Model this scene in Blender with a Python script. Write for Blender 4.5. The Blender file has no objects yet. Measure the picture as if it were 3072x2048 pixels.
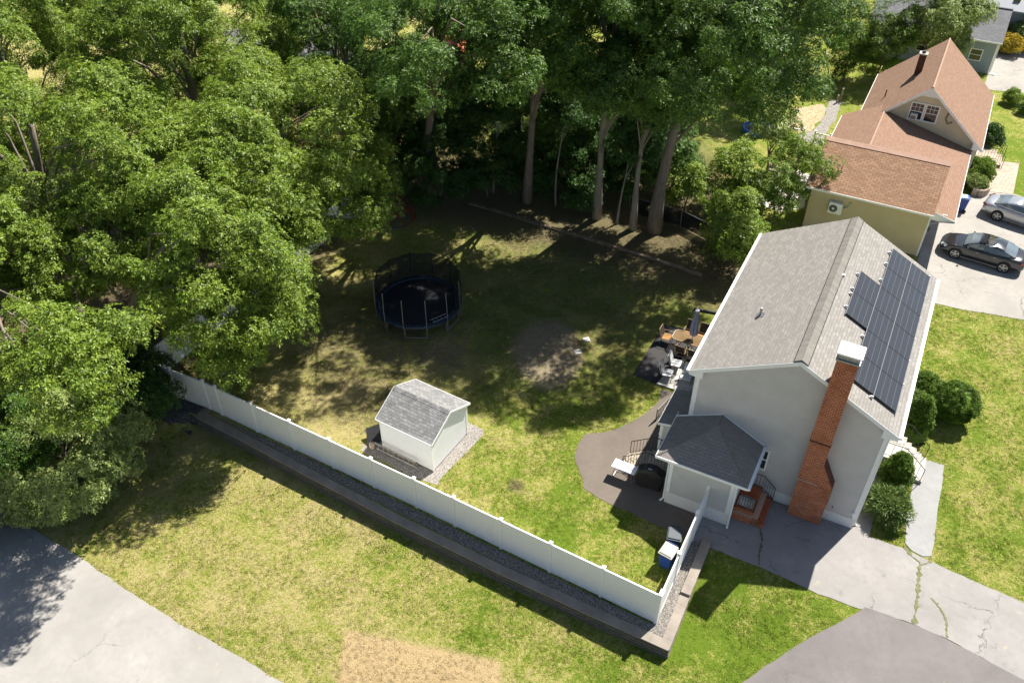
import bpy, bmesh, math, random
import numpy as np
from mathutils import Vector, Matrix
from mathutils.geometry import tessellate_polygon
R = math.radians
sc = bpy.context.scene
COL = sc.collection

# ------------------------------------------------------------------ camera, sky, sun, exposure
cam_d = bpy.data.cameras.new("camera")
cam = bpy.data.objects.new("camera", cam_d); COL.objects.link(cam)
cam.location = (0, 0, 30.5)
cam.rotation_euler = (R(90 - 40.51), 0, 0)
cam_d.sensor_width = 36; cam_d.lens = 30.4
cam_d.clip_start = .5; cam_d.clip_end = 2000
sc.camera = cam
SUN_EL = R(56); SUN_AZ = R(48)
w = bpy.data.worlds.new("World"); sc.world = w; w.use_nodes = True
nt = w.node_tree; bg = nt.nodes["Background"]
sky = nt.nodes.new("ShaderNodeTexSky"); sky.sky_type = 'NISHITA'; sky.sun_disc = False
sky.sun_elevation = SUN_EL; sky.sun_rotation = SUN_AZ
nt.links.new(sky.outputs[0], bg.inputs[0]); bg.inputs[1].default_value = .058
sd = bpy.data.lights.new("sun", 'SUN'); sd.energy = 5.0; sd.angle = R(.53); sd.color = (1, .95, .865)
so = bpy.data.objects.new("sun", sd); COL.objects.link(so)
sdir = Vector((math.sin(SUN_AZ)*math.cos(SUN_EL), math.cos(SUN_AZ)*math.cos(SUN_EL), math.sin(SUN_EL)))
so.rotation_euler = sdir.to_track_quat('Z', 'Y').to_euler()
so.location = (30, 40, 60)
sc.view_settings.view_transform = 'Standard'; sc.view_settings.look = 'None'
sc.view_settings.exposure = .98; sc.view_settings.gamma = 1

# ------------------------------------------------------------------ materials
def srgb(r, g, b):
    f = lambda c: (c/255/12.92) if c/255 <= .04045 else ((c/255+.055)/1.055)**2.4
    return (f(r), f(g), f(b), 1)
class NT:
    def __init__(s, name):
        s.m = bpy.data.materials.new(name); s.m.use_nodes = True
        s.t = s.m.node_tree; s.n = s.t.nodes; s.b = s.n["Principled BSDF"]; s.out = s.n["Material Output"]
        s.tc = s.n.new("ShaderNodeTexCoord").outputs["Object"]
        s.geo = s.n.new("ShaderNodeNewGeometry").outputs["Position"]
    def l(s, a, b): s.t.links.new(a, b)
    def put(s, sock, v):
        if hasattr(v, "links"): s.l(v, sock)
        elif isinstance(v, (tuple, list)) and len(v) == 3 and sock.type == 'RGBA': sock.default_value = (*v, 1)
        else: sock.default_value = v
    def math(s, op, a, b=0, c=0, clamp=False):
        n = s.n.new("ShaderNodeMath"); n.operation = op; n.use_clamp = clamp
        s.put(n.inputs[0], a); s.put(n.inputs[1], b); s.put(n.inputs[2], c); return n.outputs[0]
    def vm(s, op, a, b=(0, 0, 0)):
        n = s.n.new("ShaderNodeVectorMath"); n.operation = op; s.put(n.inputs[0], a); s.put(n.inputs[1], b)
        return n.outputs["Value"] if op in ('LENGTH', 'DISTANCE', 'DOT_PRODUCT') else n.outputs[0]
    def xyz(s, v):
        n = s.n.new("ShaderNodeSeparateXYZ"); s.l(v, n.inputs[0]); return n.outputs
    def comb(s, x, y, z=0):
        n = s.n.new("ShaderNodeCombineXYZ"); s.put(n.inputs[0], x); s.put(n.inputs[1], y); s.put(n.inputs[2], z); return n.outputs[0]
    def noise(s, scale, detail=3, rough=.55, vec=None, dist=0, color=False):
        n = s.n.new("ShaderNodeTexNoise"); s.l(vec or s.tc, n.inputs["Vector"])
        n.inputs["Scale"].default_value = scale; n.inputs["Detail"].default_value = detail
        n.inputs["Roughness"].default_value = rough; n.inputs["Distortion"].default_value = dist
        return n.outputs["Color" if color else "Fac"]
    def vor(s, scale, feat='F1', vec=None, out="Distance", rnd=1):
        n = s.n.new("ShaderNodeTexVoronoi"); n.feature = feat; s.l(vec or s.tc, n.inputs["Vector"])
        n.inputs["Scale"].default_value = scale; n.inputs["Randomness"].default_value = rnd; return n.outputs[out]
    def ramp(s, v, stops, interp='LINEAR'):
        n = s.n.new("ShaderNodeValToRGB"); s.l(v, n.inputs[0]); cr = n.color_ramp; cr.interpolation = interp
        while len(cr.elements) < len(stops): cr.elements.new(.5)
        for e, (p, c) in zip(cr.elements, stops):
            e.position = p; e.color = c if isinstance(c, tuple) else (c, c, c, 1)
        return n.outputs[0]
    def sm(s, v, a, b):
        n = s.n.new("ShaderNodeMapRange"); n.interpolation_type = 'SMOOTHSTEP'; s.put(n.inputs[0], v)
        n.inputs[1].default_value = a; n.inputs[2].default_value = b; return n.outputs[0]
    def mix(s, f, a, b, mode='MIX'):
        n = s.n.new("ShaderNodeMix"); n.data_type = 'RGBA'; n.blend_type = mode
        s.put(n.inputs[0], f); s.put(n.inputs[6], a); s.put(n.inputs[7], b); return n.outputs[2]
    def bump(s, h, strength=.5, dist=.02):
        n = s.n.new("ShaderNodeBump"); n.inputs["Strength"].default_value = strength
        n.inputs["Distance"].default_value = dist; s.l(h, n.inputs["Height"]); s.l(n.outputs[0], s.b.inputs["Normal"])
    def fin(s, col, rough=.8, spec=.3, metal=0):
        s.put(s.b.inputs["Base Color"], col); s.put(s.b.inputs["Roughness"], rough)
        s.b.inputs["Specular IOR Level"].default_value = spec; s.b.inputs["Metallic"].default_value = metal
        return s.m

def plain(name, c, rough=.6, spec=.4, metal=0, var=.12, sc_=6):
    t = NT(name); n = t.noise(sc_, 4)
    lo = tuple(x*(1-var) for x in c[:3])+(1,); hi = tuple(min(1, x*(1+var)) for x in c[:3])+(1,)
    return t.fin(t.ramp(n, [(.3, lo), (.7, hi)]), rough, spec, metal)

def shingle(name, c1, c2, c3, axis, cw=.30, ch=.143, line=.55, patch=.25, ms=.009):
    """asphalt shingles; axis 'x' = the slope falls along x, 'y' = along y"""
    t = NT(name); x, y, z = t.xyz(t.tc)
    v = t.comb(y, t.math('MULTIPLY', x, 1.12), 0) if axis == 'x' else t.comb(x, t.math('MULTIPLY', y, 1.12), 0)
    b = t.n.new("ShaderNodeTexBrick"); t.l(v, b.inputs["Vector"])
    b.inputs["Scale"].default_value = 1; b.inputs["Brick Width"].default_value = cw; b.inputs["Row Height"].default_value = ch
    b.inputs["Mortar Size"].default_value = ms; b.inputs["Mortar Smooth"].default_value = .4; b.inputs["Bias"].default_value = 0
    b.offset = .5; b.inputs["Color1"].default_value = c1; b.inputs["Color2"].default_value = c2
    b.inputs["Mortar"].default_value = tuple(q*line for q in c1[:3])+(1,)
    n1 = t.noise(.5, 4, .6); n2 = t.noise(14, 3, .6, vec=t.vm('MULTIPLY', v, (.35, 1, 1)))
    col = t.mix(t.math('MULTIPLY', t.sm(n2, .45, .7), .6), b.outputs["Color"], c3)
    col = t.mix(t.math('MULTIPLY', t.sm(n1, .35, .7), patch), col, tuple(q*.72 for q in c1[:3])+(1,))
    g = t.noise(160, 2, .7)
    col = t.mix(.25, col, t.ramp(g, [(.3, .04), (.7, .6)]), 'OVERLAY')
    row = t.math('FRACT', t.math('DIVIDE', t.xyz(v)[1], ch))
    t.bump(t.math('ADD', row, t.math('MULTIPLY', b.outputs["Fac"], -.7)), .55, .012)
    return t.fin(col, .92, .2)

def siding(name, c, pitch=.115, var=.05):
    t = NT(name); x, y, z = t.xyz(t.tc)
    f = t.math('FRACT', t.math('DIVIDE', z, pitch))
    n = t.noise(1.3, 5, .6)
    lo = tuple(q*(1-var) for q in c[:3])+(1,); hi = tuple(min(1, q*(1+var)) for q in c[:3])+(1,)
    col = t.mix(t.math('MULTIPLY', t.sm(f, .84, .97), .45), t.ramp(n, [(.35, lo), (.65, hi)]), tuple(q*.45 for q in c[:3])+(1,))  # shade under each lap painted into the colour as a dark line
    t.bump(f, .5, .012)
    return t.fin(col, .55, .35)

def brickm(name, c1, c2, mortar, bw=.205, bh=.072):
    t = NT(name); x, y, z = t.xyz(t.tc)
    v = t.comb(t.math('ADD', x, y), z, 0)
    b = t.n.new("ShaderNodeTexBrick"); t.l(v, b.inputs["Vector"]); b.inputs["Scale"].default_value = 1
    b.inputs["Brick Width"].default_value = bw; b.inputs["Row Height"].default_value = bh
    b.inputs["Mortar Size"].default_value = .011; b.inputs["Mortar Smooth"].default_value = .3
    b.inputs["Color1"].default_value = c1; b.inputs["Color2"].default_value = c2; b.inputs["Mortar"].default_value = mortar
    n = t.noise(1.4, 5, .65); n2 = t.noise(25, 3)
    col = t.mix(t.math('MULTIPLY', t.sm(n, .45, .72), .5), b.outputs[0], tuple(q*.45 for q in c1[:3])+(1,))
    # pale mineral bloom low on the stack
    bl = t.math('MULTIPLY', t.sm(t.noise(3.2, 5, .7), .55, .68), t.math('MULTIPLY', t.sm(z, 2.2, 1.2), .35))
    col = t.mix(bl, col, (.5, .42, .36, 1))
    col = t.mix(.25, col, t.ramp(n2, [(.3, .1), (.7, .75)]), 'OVERLAY')
    t.bump(t.math('MULTIPLY', b.outputs["Fac"], -1), .6, .01)
    return t.fin(col, .9, .2)

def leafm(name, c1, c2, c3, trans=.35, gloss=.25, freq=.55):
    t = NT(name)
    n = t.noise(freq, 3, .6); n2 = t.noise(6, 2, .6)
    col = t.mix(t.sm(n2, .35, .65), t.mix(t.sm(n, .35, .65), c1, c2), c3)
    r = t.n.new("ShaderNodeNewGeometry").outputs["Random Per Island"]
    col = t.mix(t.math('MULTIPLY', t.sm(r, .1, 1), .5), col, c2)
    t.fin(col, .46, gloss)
    tr = t.n.new("ShaderNodeBsdfTranslucent"); t.l(t.mix(1, col, (1.0, 1.0, .55, 1), 'MULTIPLY'), tr.inputs[0])
    ms = t.n.new("ShaderNodeMixShader"); ms.inputs[0].default_value = trans
    t.l(t.b.outputs[0], ms.inputs[1]); t.l(tr.outputs[0], ms.inputs[2]); t.l(ms.outputs[0], t.out.inputs[0])
    return t.m

def barkm(name, c):
    t = NT(name); v = t.vm('MULTIPLY', t.tc, (9, 9, 1.5))
    n = t.noise(1, 5, .65, vec=v); n2 = t.noise(.8, 3)
    col = t.mix(n2, t.ramp(n, [(.3, tuple(q*.45 for q in c)+(1,)), (.65, tuple(q*1.25 for q in c)+(1,))]), tuple(q*.75 for q in c)+(1,))
    t.bump(n, .8, .03); return t.fin(col, .95, .15)

def grassm():
    t = NT("lawn_grass"); p = t.geo
    n0 = t.noise(.13, 4, .6, vec=p); n1 = t.noise(.55, 6, .68, vec=p); n2 = t.noise(2.6, 6, .78, vec=p, dist=.3); n3 = t.noise(22, 4, .75, vec=p, dist=.6)
    n4 = t.noise(9, 5, .75, vec=p, dist=1.2)
    green = t.mix(n3, (.085, .165, .012, 1), (.23, .32, .035, 1))
    yel = t.mix(n4, (.25, .275, .045, 1), (.46, .44, .12, 1))
    straw = t.mix(n3, (.42, .35, .13, 1), (.64, .55, .26, 1))
    dirt = t.mix(n4, (.115, .085, .055, 1), (.22, .17, .115, 1)); tan = t.mix(t.sm(t.math('ADD', t.math('MULTIPLY', n2, .6), t.math('MULTIPLY', n4, .4)), .35, .62), (.26, .215, .13, 1), (.58, .48, .33, 1))
    def spot(x, y, r0, r1, jit=1.2, sx=1, sy=1):
        d = t.vm('LENGTH', t.vm('MULTIPLY', t.vm('SUBTRACT', t.vm('MULTIPLY', p, (1, 1, 0)), (x, y, 0)), (sx, sy, 0)))
        d = t.math('ADD', d, t.math('MULTIPLY', t.math('SUBTRACT', n1, .5), jit*4))
        return t.sm(d, r1, r0)
    mx = t.math('ADD', t.math('MULTIPLY', n1, .9), t.math('MULTIPLY', n2, .75))
    mx = t.math('ADD', mx, t.math('MULTIPLY', t.math('SUBTRACT', n4, .5), 1.5))
    # dryness: front lawn is drier at the left, greener to the right and beside the drive
    X, Y, Z = t.xyz(p)
    dry = t.math('MULTIPLY', t.sm(t.math('ADD', X, t.math('MULTIPLY', n0, 6)), 7, -9), .17)
    mx = t.math('ADD', mx, dry)
    lush = t.math('MAXIMUM', spot(-.5, 38.2, .8, 3.4), t.math('MAXIMUM', spot(1.6, 23.6, .3, 2.6), spot(32, 52, 4, 12)))
    lush = t.math('MAXIMUM', lush, spot(9.0, 17.5, .5, 4.5))
    mx = t.math('SUBTRACT', mx, t.math('MULTIPLY', lush, .15))
    dryp = t.math('MAXIMUM', spot(-9, 30, .5, 4), spot(-5.5, 29.2, .2, 2.4))
    mx = t.math('ADD', mx, t.math('MULTIPLY', dryp, .14))
    c = t.mix(t.sm(mx, .72, .92), green, yel)
    c = t.mix(t.sm(mx, .90, 1.12), c, straw)
    bare = t.math('MAXIMUM', spot(1.9, 34.8, 1.7, 2.5, .35, 1.15, .78), t.math('MULTIPLY', spot(-3.6, 34.6, .3, 1.8, .6), .6))
    back = t.math('MULTIPLY', t.sm(t.math('ADD', t.math('ADD', Y, t.math('MULTIPLY', X, .53)), t.math('MULTIPLY', n1, 5)), 44, 50), t.sm(X, 17, 13))
    back = t.math('MULTIPLY', back, t.sm(Y, 62, 54))
    leftd = t.math('MULTIPLY', t.sm(t.math('SUBTRACT', Y, t.math('MULTIPLY', X, 1.94)), 63.5, 68), t.sm(Y, 62, 52))
    worn = t.math('MULTIPLY', t.math('MAXIMUM', spot(-6, 35, 3, 8, 1.4), t.math('MULTIPLY', spot(2.5, 39.5, 4.5, 9.5, 1.2), .85)), t.sm(t.math('ADD', n2, t.math('MULTIPLY', n4, .3)), .46, .72))
    c = t.mix(t.math('MULTIPLY', bare, t.sm(n2, .26, .50)), c, tan)
    bare = t.math('MAXIMUM', t.math('MULTIPLY', bare, 0), t.math('MULTIPLY', back, .85)); bare = t.math('MAXIMUM', bare, t.math('MAXIMUM', t.math('MULTIPLY', worn, .7), t.math('MULTIPLY', leftd, .9)))
    bare = t.math('MAXIMUM', bare, t.math('MULTIPLY', spot(.2, 25.6, .05, .6, .15), .8))
    c = t.mix(bare, c, dirt)
    # straw-covered seeded strip beside the street
    sx = t.math('MULTIPLY', t.sm(X, -6.9, -6.5), t.sm(X, -.2, -.6))
    sy = t.sm(t.math('ADD', t.math('ADD', Y, t.math('MULTIPLY', X, .22)), t.math('MULTIPLY', n2, .5)), 17.9, 17.5)
    seed = t.math('MULTIPLY', t.math('MULTIPLY', sx, sy), t.sm(t.math('ADD', n4, t.math('MULTIPLY', n2, .4)), .42, .62))
    c = t.mix(t.math('MULTIPLY', seed, .9), c, t.mix(n3, (.45, .30, .14, 1), (.78, .60, .35, 1)))
    fine = t.noise(60, 3, .8, vec=p)
    c = t.mix(.55, c, t.ramp(fine, [(.3, .08), (.7, .85)]), 'OVERLAY')
    t.bump(t.math('ADD', t.math('ADD', n3, t.math('MULTIPLY', fine, .6)), t.math('MULTIPLY', n4, 1.6)), 1.0, .07)
    return t.fin(c, .95, .1)

def pave(name, c, crack=.5, stain=.3, stainc=(.12, .11, .10, 1), sealed=None):
    t = NT(name); p = t.geo
    n1 = t.noise(.45, 6, .62, vec=p, dist=.4); n2 = t.noise(3.5, 5, .6, vec=p); n3 = t.noise(90, 3, .75, vec=p)
    lo = tuple(q*.84 for q in c[:3])+(1,); hi = tuple(min(1, q*1.12) for q in c[:3])+(1,)
    col = t.mix(t.math('MULTIPLY', t.sm(n2, .4, .75), .5), t.ramp(n1, [(.3, lo), (.7, hi)]), lo)
    col = t.mix(t.math('MULTIPLY', t.sm(t.noise(.9, 5, .7, vec=t.vm('ADD', p, (31, 7, 0))), .56, .74), stain), col, stainc)
    col = t.mix(.3, col, t.ramp(n3, [(.3, .1), (.7, .8)]), 'OVERLAY')
    wv = t.vm('ADD', p, t.vm('MULTIPLY', t.noise(.9, 6, .7, vec=p, color=True), (1.6, 1.6, 0)))
    e = t.vor(.30, 'DISTANCE_TO_EDGE', vec=wv)
    k = t.math('MULTIPLY', t.math('MULTIPLY', t.sm(e, .008, .002), t.sm(t.noise(.3, 2, vec=p), .45, .6)), crack)
    col = t.mix(k, col, tuple(q*.35 for q in c[:3])+(1,))
    sp = t.sm(t.noise(1.7, 4, .6, vec=t.vm('ADD', p, (3, 91, 0))), .66, .72)
    col = t.mix(t.math('MULTIPLY', sp, crack*.45), col, (.42, .36, .24, 1))
    t.bump(n3, .35, .01)
    return t.fin(col, .88, .25)

def gravelm(name, c1, c2, c3, scale=22):
    t = NT(name); p = t.geo
    cc = t.vor(scale, 'F1', vec=p, out="Color"); d = t.vor(scale, 'F1', vec=p)
    r = t.xyz(cc)[0]
    col = t.ramp(r, [(.0, c1), (.5, c2), (1, c3)])
    col = t.mix(t.math('MULTIPLY', t.sm(d, .35, .75), .6), col, tuple(q*.3 for q in c1[:3])+(1,))
    t.bump(t.math('MULTIPLY', d, -1), 1, .04)
    return t.fin(col, .9, .2)

def blockm(name, c, bw, bh, top=False):
    t = NT(name); x, y, z = t.xyz(t.tc)
    v = t.comb(x, y, 0) if top else t.comb(x, z, 0)
    b = t.n.new("ShaderNodeTexBrick"); t.l(v, b.inputs["Vector"]); b.inputs["Scale"].default_value = 1
    b.inputs["Brick Width"].default_value = bw; b.inputs["Row Height"].default_value = bh
    b.inputs["Mortar Size"].default_value = .010; b.inputs["Mortar Smooth"].default_value = .2
    b.inputs["Color1"].default_value = c; b.inputs["Color2"].default_value = tuple(q*.75 for q in c[:3])+(1,)
    b.inputs["Mortar"].default_value = tuple(q*.22 for q in c[:3])+(1,)
    n = t.noise(2, 6, .7); n2 = t.noise(40, 3, .7)
    col = t.mix(t.math('MULTIPLY', t.sm(n, .4, .7), .45), b.outputs[0], tuple(q*.6 for q in c[:3])+(1,))
    col = t.mix(.35, col, t.ramp(n2, [(.3, .1), (.7, .8)]), 'OVERLAY')
    t.bump(t.math('ADD', t.math('MULTIPLY', b.outputs["Fac"], -1), t.math('MULTIPLY', n2, .3)), .8, .015)
    return t.fin(col, .92, .2)

M = {}
M['roof_grey_x'] = shingle("grey_shingles", (.34, .32, .295, 1), (.26, .245, .225, 1), (.20, .19, .175, 1), 'x')
M['roof_grey_y'] = shingle("grey_shingles_cross", (.33, .30, .268, 1), (.27, .247, .222, 1), (.215, .198, .18, 1), 'y')
M['cap_grey'] = shingle("grey_ridge_shingles", (.27, .25, .225, 1), (.21, .195, .175, 1), (.17, .16, .145, 1), 'y', .6, .2)
M['roof_shed'] = shingle("shed_shingles", (.33, .33, .325, 1), (.20, .20, .20, 1), (.12, .12, .12, 1), 'y', .22, .15, .4, .15)
M['roof_red_x'] = shingle("russet_shingles", (.325, .205, .145, 1), (.27, .165, .112, 1), (.22, .135, .092, 1), 'x', .3, .13, .72, .12)
M['red_cap'] = plain("russet_cap_shingles", (.38, .25, .19), .92, .2, 0, .1, 3)
M['roof_red_y'] = shingle("russet_shingles_cross", (.35, .215, .135, 1), (.25, .145, .09, 1), (.17, .095, .06, 1), 'y', .36, .19, .22, .12, .014)
M['roof_far'] = shingle("slate_shingles", (.25, .25, .265, 1), (.19, .19, .20, 1), (.12, .12, .13, 1), 'y', .4, .17, .5, .1)
M['siding_grey'] = siding("grey_siding", (.57, .55, .535, 1))
M['siding_white'] = siding("white_siding", (.90, .91, .935, 1), .12, .02)
M['siding_cream'] = siding("cream_siding", (.66, .59, .44, 1))
M['stucco'] = plain("ochre_wall", (.60, .50, .30), .85, .2, 0, .06, 1.2)
M['wall_blue'] = plain("blue_grey_wall", (.30, .36, .41), .7, .3, 0, .06, 1)
M['white'] = plain("white_trim", (.88, .88, .87), .45, .4, 0, .04, 3)
M['vinyl'] = plain("white_vinyl", (.90, .90, .895), .4, .4, 0, .02, .7)
t = NT("white_vinyl_panel"); x, y, z = t.xyz(t.tc); d_ = t.math('MULTIPLY', t.sm(t.noise(3, 5, .7), .42, .7), t.sm(z, .75, .05))
M['vinyl'] = t.fin(t.mix(t.math('MULTIPLY', d_, .35), t.mix(t.noise(.7, 4), (.87, .87, .865, 1), (.92, .92, .915, 1)), (.52, .50, .40, 1)), .4, .4)
t = NT("painted_foundation"); n = t.noise(5, 6, .7); n2 = t.noise(1.3, 3)
M['found'] = t.fin(t.mix(t.math('MULTIPLY', t.sm(t.math('ADD', n, t.math('MULTIPLY', n2, .25)), .74, .80), .7), (.76, .75, .72, 1), (.38, .34, .29, 1)), .8, .3)
M['brick'] = brickm("red_brick", (.50, .125, .038, 1), (.30, .060, .022, 1), (.56, .38, .26, 1), .17, .085)
M['brick_dark'] = brickm("dark_red_brick", (.14, .045, .035, 1), (.09, .03, .025, 1), (.16, .10, .08, 1))
M['black_metal'] = plain("black_iron", (.018, .018, .02), .45, .5)
M['grey_metal'] = plain("grey_metal", (.35, .36, .38), .35, .5, .8)
M['alu'] = plain("dull_aluminium", (.52, .51, .49), .45, .5, .5)
M['galv'] = plain("galvanised", (.30, .31, .33), .4, .5, .6)
M['glass'] = plain("dark_window_glass", (.025, .03, .035), .06, .8, 0, .3, .8)
M['carglass'] = plain("car_glass", (.13, .16, .18), .05, .9, 0, .3, 1)
M['rubber'] = plain("tyre_rubber", (.02, .02, .02), .8, .3)
M['tan_wood'] = plain("weathered_boards", (.36, .31, .24), .85, .2, 0, .3, 3)
M['concrete'] = plain("pale_concrete", (.46, .43, .38), .9, .2, 0, .15, 2.5)
M['slab'] = plain("mottled_slab", (.50, .48, .44), .9, .2, 0, .35, 2.2)
M['grass'] = grassm()
M['tuft'] = M['grass'].copy()
M['street'] = pave("street_asphalt", (.335, .318, .295, 1), 1.0, .5, (.265, .25, .235, 1))
M['drive'] = pave("worn_driveway", (.29, .275, .26, 1), 1.0, .8, (.165, .155, .15, 1))
M['asphalt_new'] = pave("fresh_asphalt", (.185, .168, .163, 1), .3, .25, (.15, .135, .13, 1))
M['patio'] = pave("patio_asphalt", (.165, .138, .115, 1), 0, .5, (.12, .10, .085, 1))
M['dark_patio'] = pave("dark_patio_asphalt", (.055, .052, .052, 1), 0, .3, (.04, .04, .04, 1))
M['walk'] = pave("walk_asphalt", (.30, .30, .295, 1), .3, .3, (.22, .21, .2, 1))
M['ndrive'] = pave("pale_driveway", (.34, .32, .29, 1), .8, .5, (.25, .235, .21, 1))
M['gravel'] = gravelm("grey_gravel", (.24, .215, .195, 1), (.42, .39, .35, 1), (.62, .58, .53, 1), 30)
M['gravel_strip'] = gravelm("strip_gravel_shaded", (.15, .135, .12, 1), (.28, .26, .235, 1), (.50, .46, .41, 1), 30)  # the gravel again in darker tones, the strip's shade put into its colour
M['gravel_dark'] = gravelm("dark_gravel", (.05, .05, .055, 1), (.12, .12, .125, 1), (.26, .26, .27, 1), 30)
M['sand'] = gravelm("tan_mulch", (.42, .32, .18, 1), (.55, .42, .25, 1), (.62, .52, .36, 1), 12)
M['block'] = blockm("wall_blocks", (.20, .175, .15, 1), .44, .15)
M['blockcap'] = plain("wall_cap_stones", (.27, .235, .20), .92, .2, 0, .22, 1.1)
M['paver'] = blockm("pale_pavers", (.58, .47, .37, 1), .3, .2, True)
M['timber'] = plain("edging_timber", (.19, .145, .105), .9, .15, 0, .3, 3)
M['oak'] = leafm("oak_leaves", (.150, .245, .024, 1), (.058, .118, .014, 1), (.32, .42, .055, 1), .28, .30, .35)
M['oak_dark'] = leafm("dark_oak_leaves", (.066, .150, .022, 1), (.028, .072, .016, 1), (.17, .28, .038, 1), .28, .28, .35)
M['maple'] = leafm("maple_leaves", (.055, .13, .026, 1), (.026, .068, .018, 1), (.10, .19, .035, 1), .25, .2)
M['olive'] = leafm("olive_leaves", (.25, .33, .085, 1), (.13, .19, .045, 1), (.40, .47, .16, 1), .28, .25)
M['lime'] = leafm("light_green_leaves", (.17, .27, .035, 1), (.10, .18, .025, 1), (.24, .33, .06, 1), .45, .25)
M['yew'] = leafm("yew_needles", (.085, .165, .014, 1), (.045, .095, .012, 1), (.15, .24, .025, 1), .15, .2, 1.5)
M['juniper'] = leafm("juniper_needles", (.13, .20, .045, 1), (.07, .12, .03, 1), (.20, .28, .08, 1), .2, .25, 1.5)
M['flower'] = leafm("yellow_flowers", (.75, .50, .03, 1), (.18, .25, .04, 1), (.65, .42, .05, 1), .3, .2, 3)
M['bark'] = barkm("grey_bark", (.26, .215, .175)); M['bark2'] = barkm("pale_bark", (.36, .31, .25))
M['weeds'] = leafm("crack_weeds", (.15, .155, .05, 1), (.24, .21, .11, 1), (.10, .12, .03, 1), .2, .1, 3)

# ------------------------------------------------------------------ mesh helpers
SPLIT = {'rail', 'corner_board', 'side_rail', 'rung', 'bracket', 'board', 'muntin', 'panel_clamp', 'panel_rail', 'fascia', 'rake_board', 'cable', 'stem'}
class MB:
    def __init__(s): s.v = []; s.f = []; s.mi = []
    def add(s, vs, fs, mi=0):
        o = len(s.v); s.v += [tuple(q) for q in vs]; s.f += [tuple(i+o for i in f) for f in fs]; s.mi += [mi]*len(fs); return s
    def box(s, x0, x1, y0, y1, z0, z1, mi=0):
        return s.add([(x0,y0,z0),(x1,y0,z0),(x1,y1,z0),(x0,y1,z0),(x0,y0,z1),(x1,y0,z1),(x1,y1,z1),(x0,y1,z1)],
                     [(0,3,2,1),(4,5,6,7),(0,1,5,4),(1,2,6,5),(2,3,7,6),(3,0,4,7)], mi)
    def cbox(s, c, sx, sy, sz, rot=None, mi=0):
        o = len(s.v); s.box(-sx/2, sx/2, -sy/2, sy/2, -sz/2, sz/2, mi)
        m = rot if rot is not None else Matrix.Identity(3)
        for i in range(o, len(s.v)): s.v[i] = tuple(m @ Vector(s.v[i]) + Vector(c))
        return s
    def tube(s, pts, rad, n=8, cap=True, mi=0):
        pts = [Vector(p) for p in pts]
        if not isinstance(rad, (list, tuple)): rad = [rad]*len(pts)
        o = len(s.v); up = None
        for i, p in enumerate(pts):
            d = (pts[min(i+1, len(pts)-1)] - pts[max(i-1, 0)]).normalized()
            if up is None: up = d.orthogonal().normalized()
            a = (up - d*up.dot(d))
            a = a.normalized() if a.length > 1e-6 else d.orthogonal().normalized()
            up = a; b = d.cross(a)
            for k in range(n):
                th = 2*math.pi*k/n; s.v.append(tuple(p + (a*math.cos(th)+b*math.sin(th))*rad[i]))
        for i in range(len(pts)-1):
            for k in range(n):
                k2 = (k+1) % n; s.f.append((o+i*n+k, o+i*n+k2, o+(i+1)*n+k2, o+(i+1)*n+k)); s.mi.append(mi)
        if cap:
            s.f.append(tuple(o+k for k in reversed(range(n)))); s.mi.append(mi)
            e = o+(len(pts)-1)*n; s.f.append(tuple(e+k for k in range(n))); s.mi.append(mi)
        return s
    def ext(s, poly, axis, a, b, mi=0):
        """extrude a 2D polygon along axis from a to b (axis 'y': poly=(x,z); 'x': (y,z); 'z': (x,y))"""
        n = len(poly)
        P = {'y': lambda p, q: (p[0], q, p[1]), 'x': lambda p, q: (q, p[0], p[1]), 'z': lambda p, q: (p[0], p[1], q)}[axis]
        vs = [P(p, a) for p in poly] + [P(p, b) for p in poly]
        fs = [tuple(range(n)), tuple(range(2*n-1, n-1, -1))] + [((i+1) % n, i, n+i, n+(i+1) % n) for i in range(n)]
        return s.add(vs, fs, mi)
    def slabq(s, q, th, mi=0):
        """four points of a sloping plane, thickened downwards"""
        vs = [tuple(p) for p in q] + [(p[0], p[1], p[2]-th) for p in q]
        return s.add(vs, [(0,1,2,3),(7,6,5,4),(1,0,4,5),(2,1,5,6),(3,2,6,7),(0,3,7,4)], mi)
    def pieces(s):
        par = list(range(len(s.v)))
        def fd(i):
            while par[i] != i: par[i] = par[par[i]]; i = par[i]
            return i
        for f in s.f:
            r0 = fd(f[0])
            for k in f[1:]: par[fd(k)] = r0
        out = {}
        for f, mi in zip(s.f, s.mi):
            r0 = fd(f[0]); q = out.setdefault(r0, (MB(), {}))
            g = []
            for k in f:
                if k not in q[1]: q[1][k] = len(q[0].v); q[0].v.append(s.v[k])
                g.append(q[1][k])
            q[0].f.append(tuple(g)); q[0].mi.append(mi)
        return [q[0] for q in out.values()]
    def build(s, name, mat, parent=None, smooth=False, loc=None, rotz=0, bevel=0, fixn=True):
        if name in SPLIT:
            ps = s.pieces(); SPLIT.discard(name)
            obs = [p.build(name, mat, parent, smooth, loc, rotz, bevel, fixn) for p in ps]; SPLIT.add(name); return obs[0]
        me = bpy.data.meshes.new(name); me.from_pydata(s.v, [], s.f); me.update()
        mats = mat if isinstance(mat, list) else [mat]
        for m in mats: me.materials.append(m)
        if len(mats) > 1: me.polygons.foreach_set("material_index", s.mi)
        if fixn:
            bm = bmesh.new(); bm.from_mesh(me); bmesh.ops.recalc_face_normals(bm, faces=bm.faces); bm.to_mesh(me); bm.free()
        if smooth: me.polygons.foreach_set("use_smooth", [True]*len(me.polygons))
        o = bpy.data.objects.new(name, me); COL.objects.link(o)
        if parent: o.parent = parent
        if loc: o.location = loc
        o.rotation_euler.z = rotz
        if bevel:
            b = o.modifiers.new("bevel", 'BEVEL'); b.width = bevel; b.segments = 2; b.limit_method = 'ANGLE'
        return o
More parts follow.
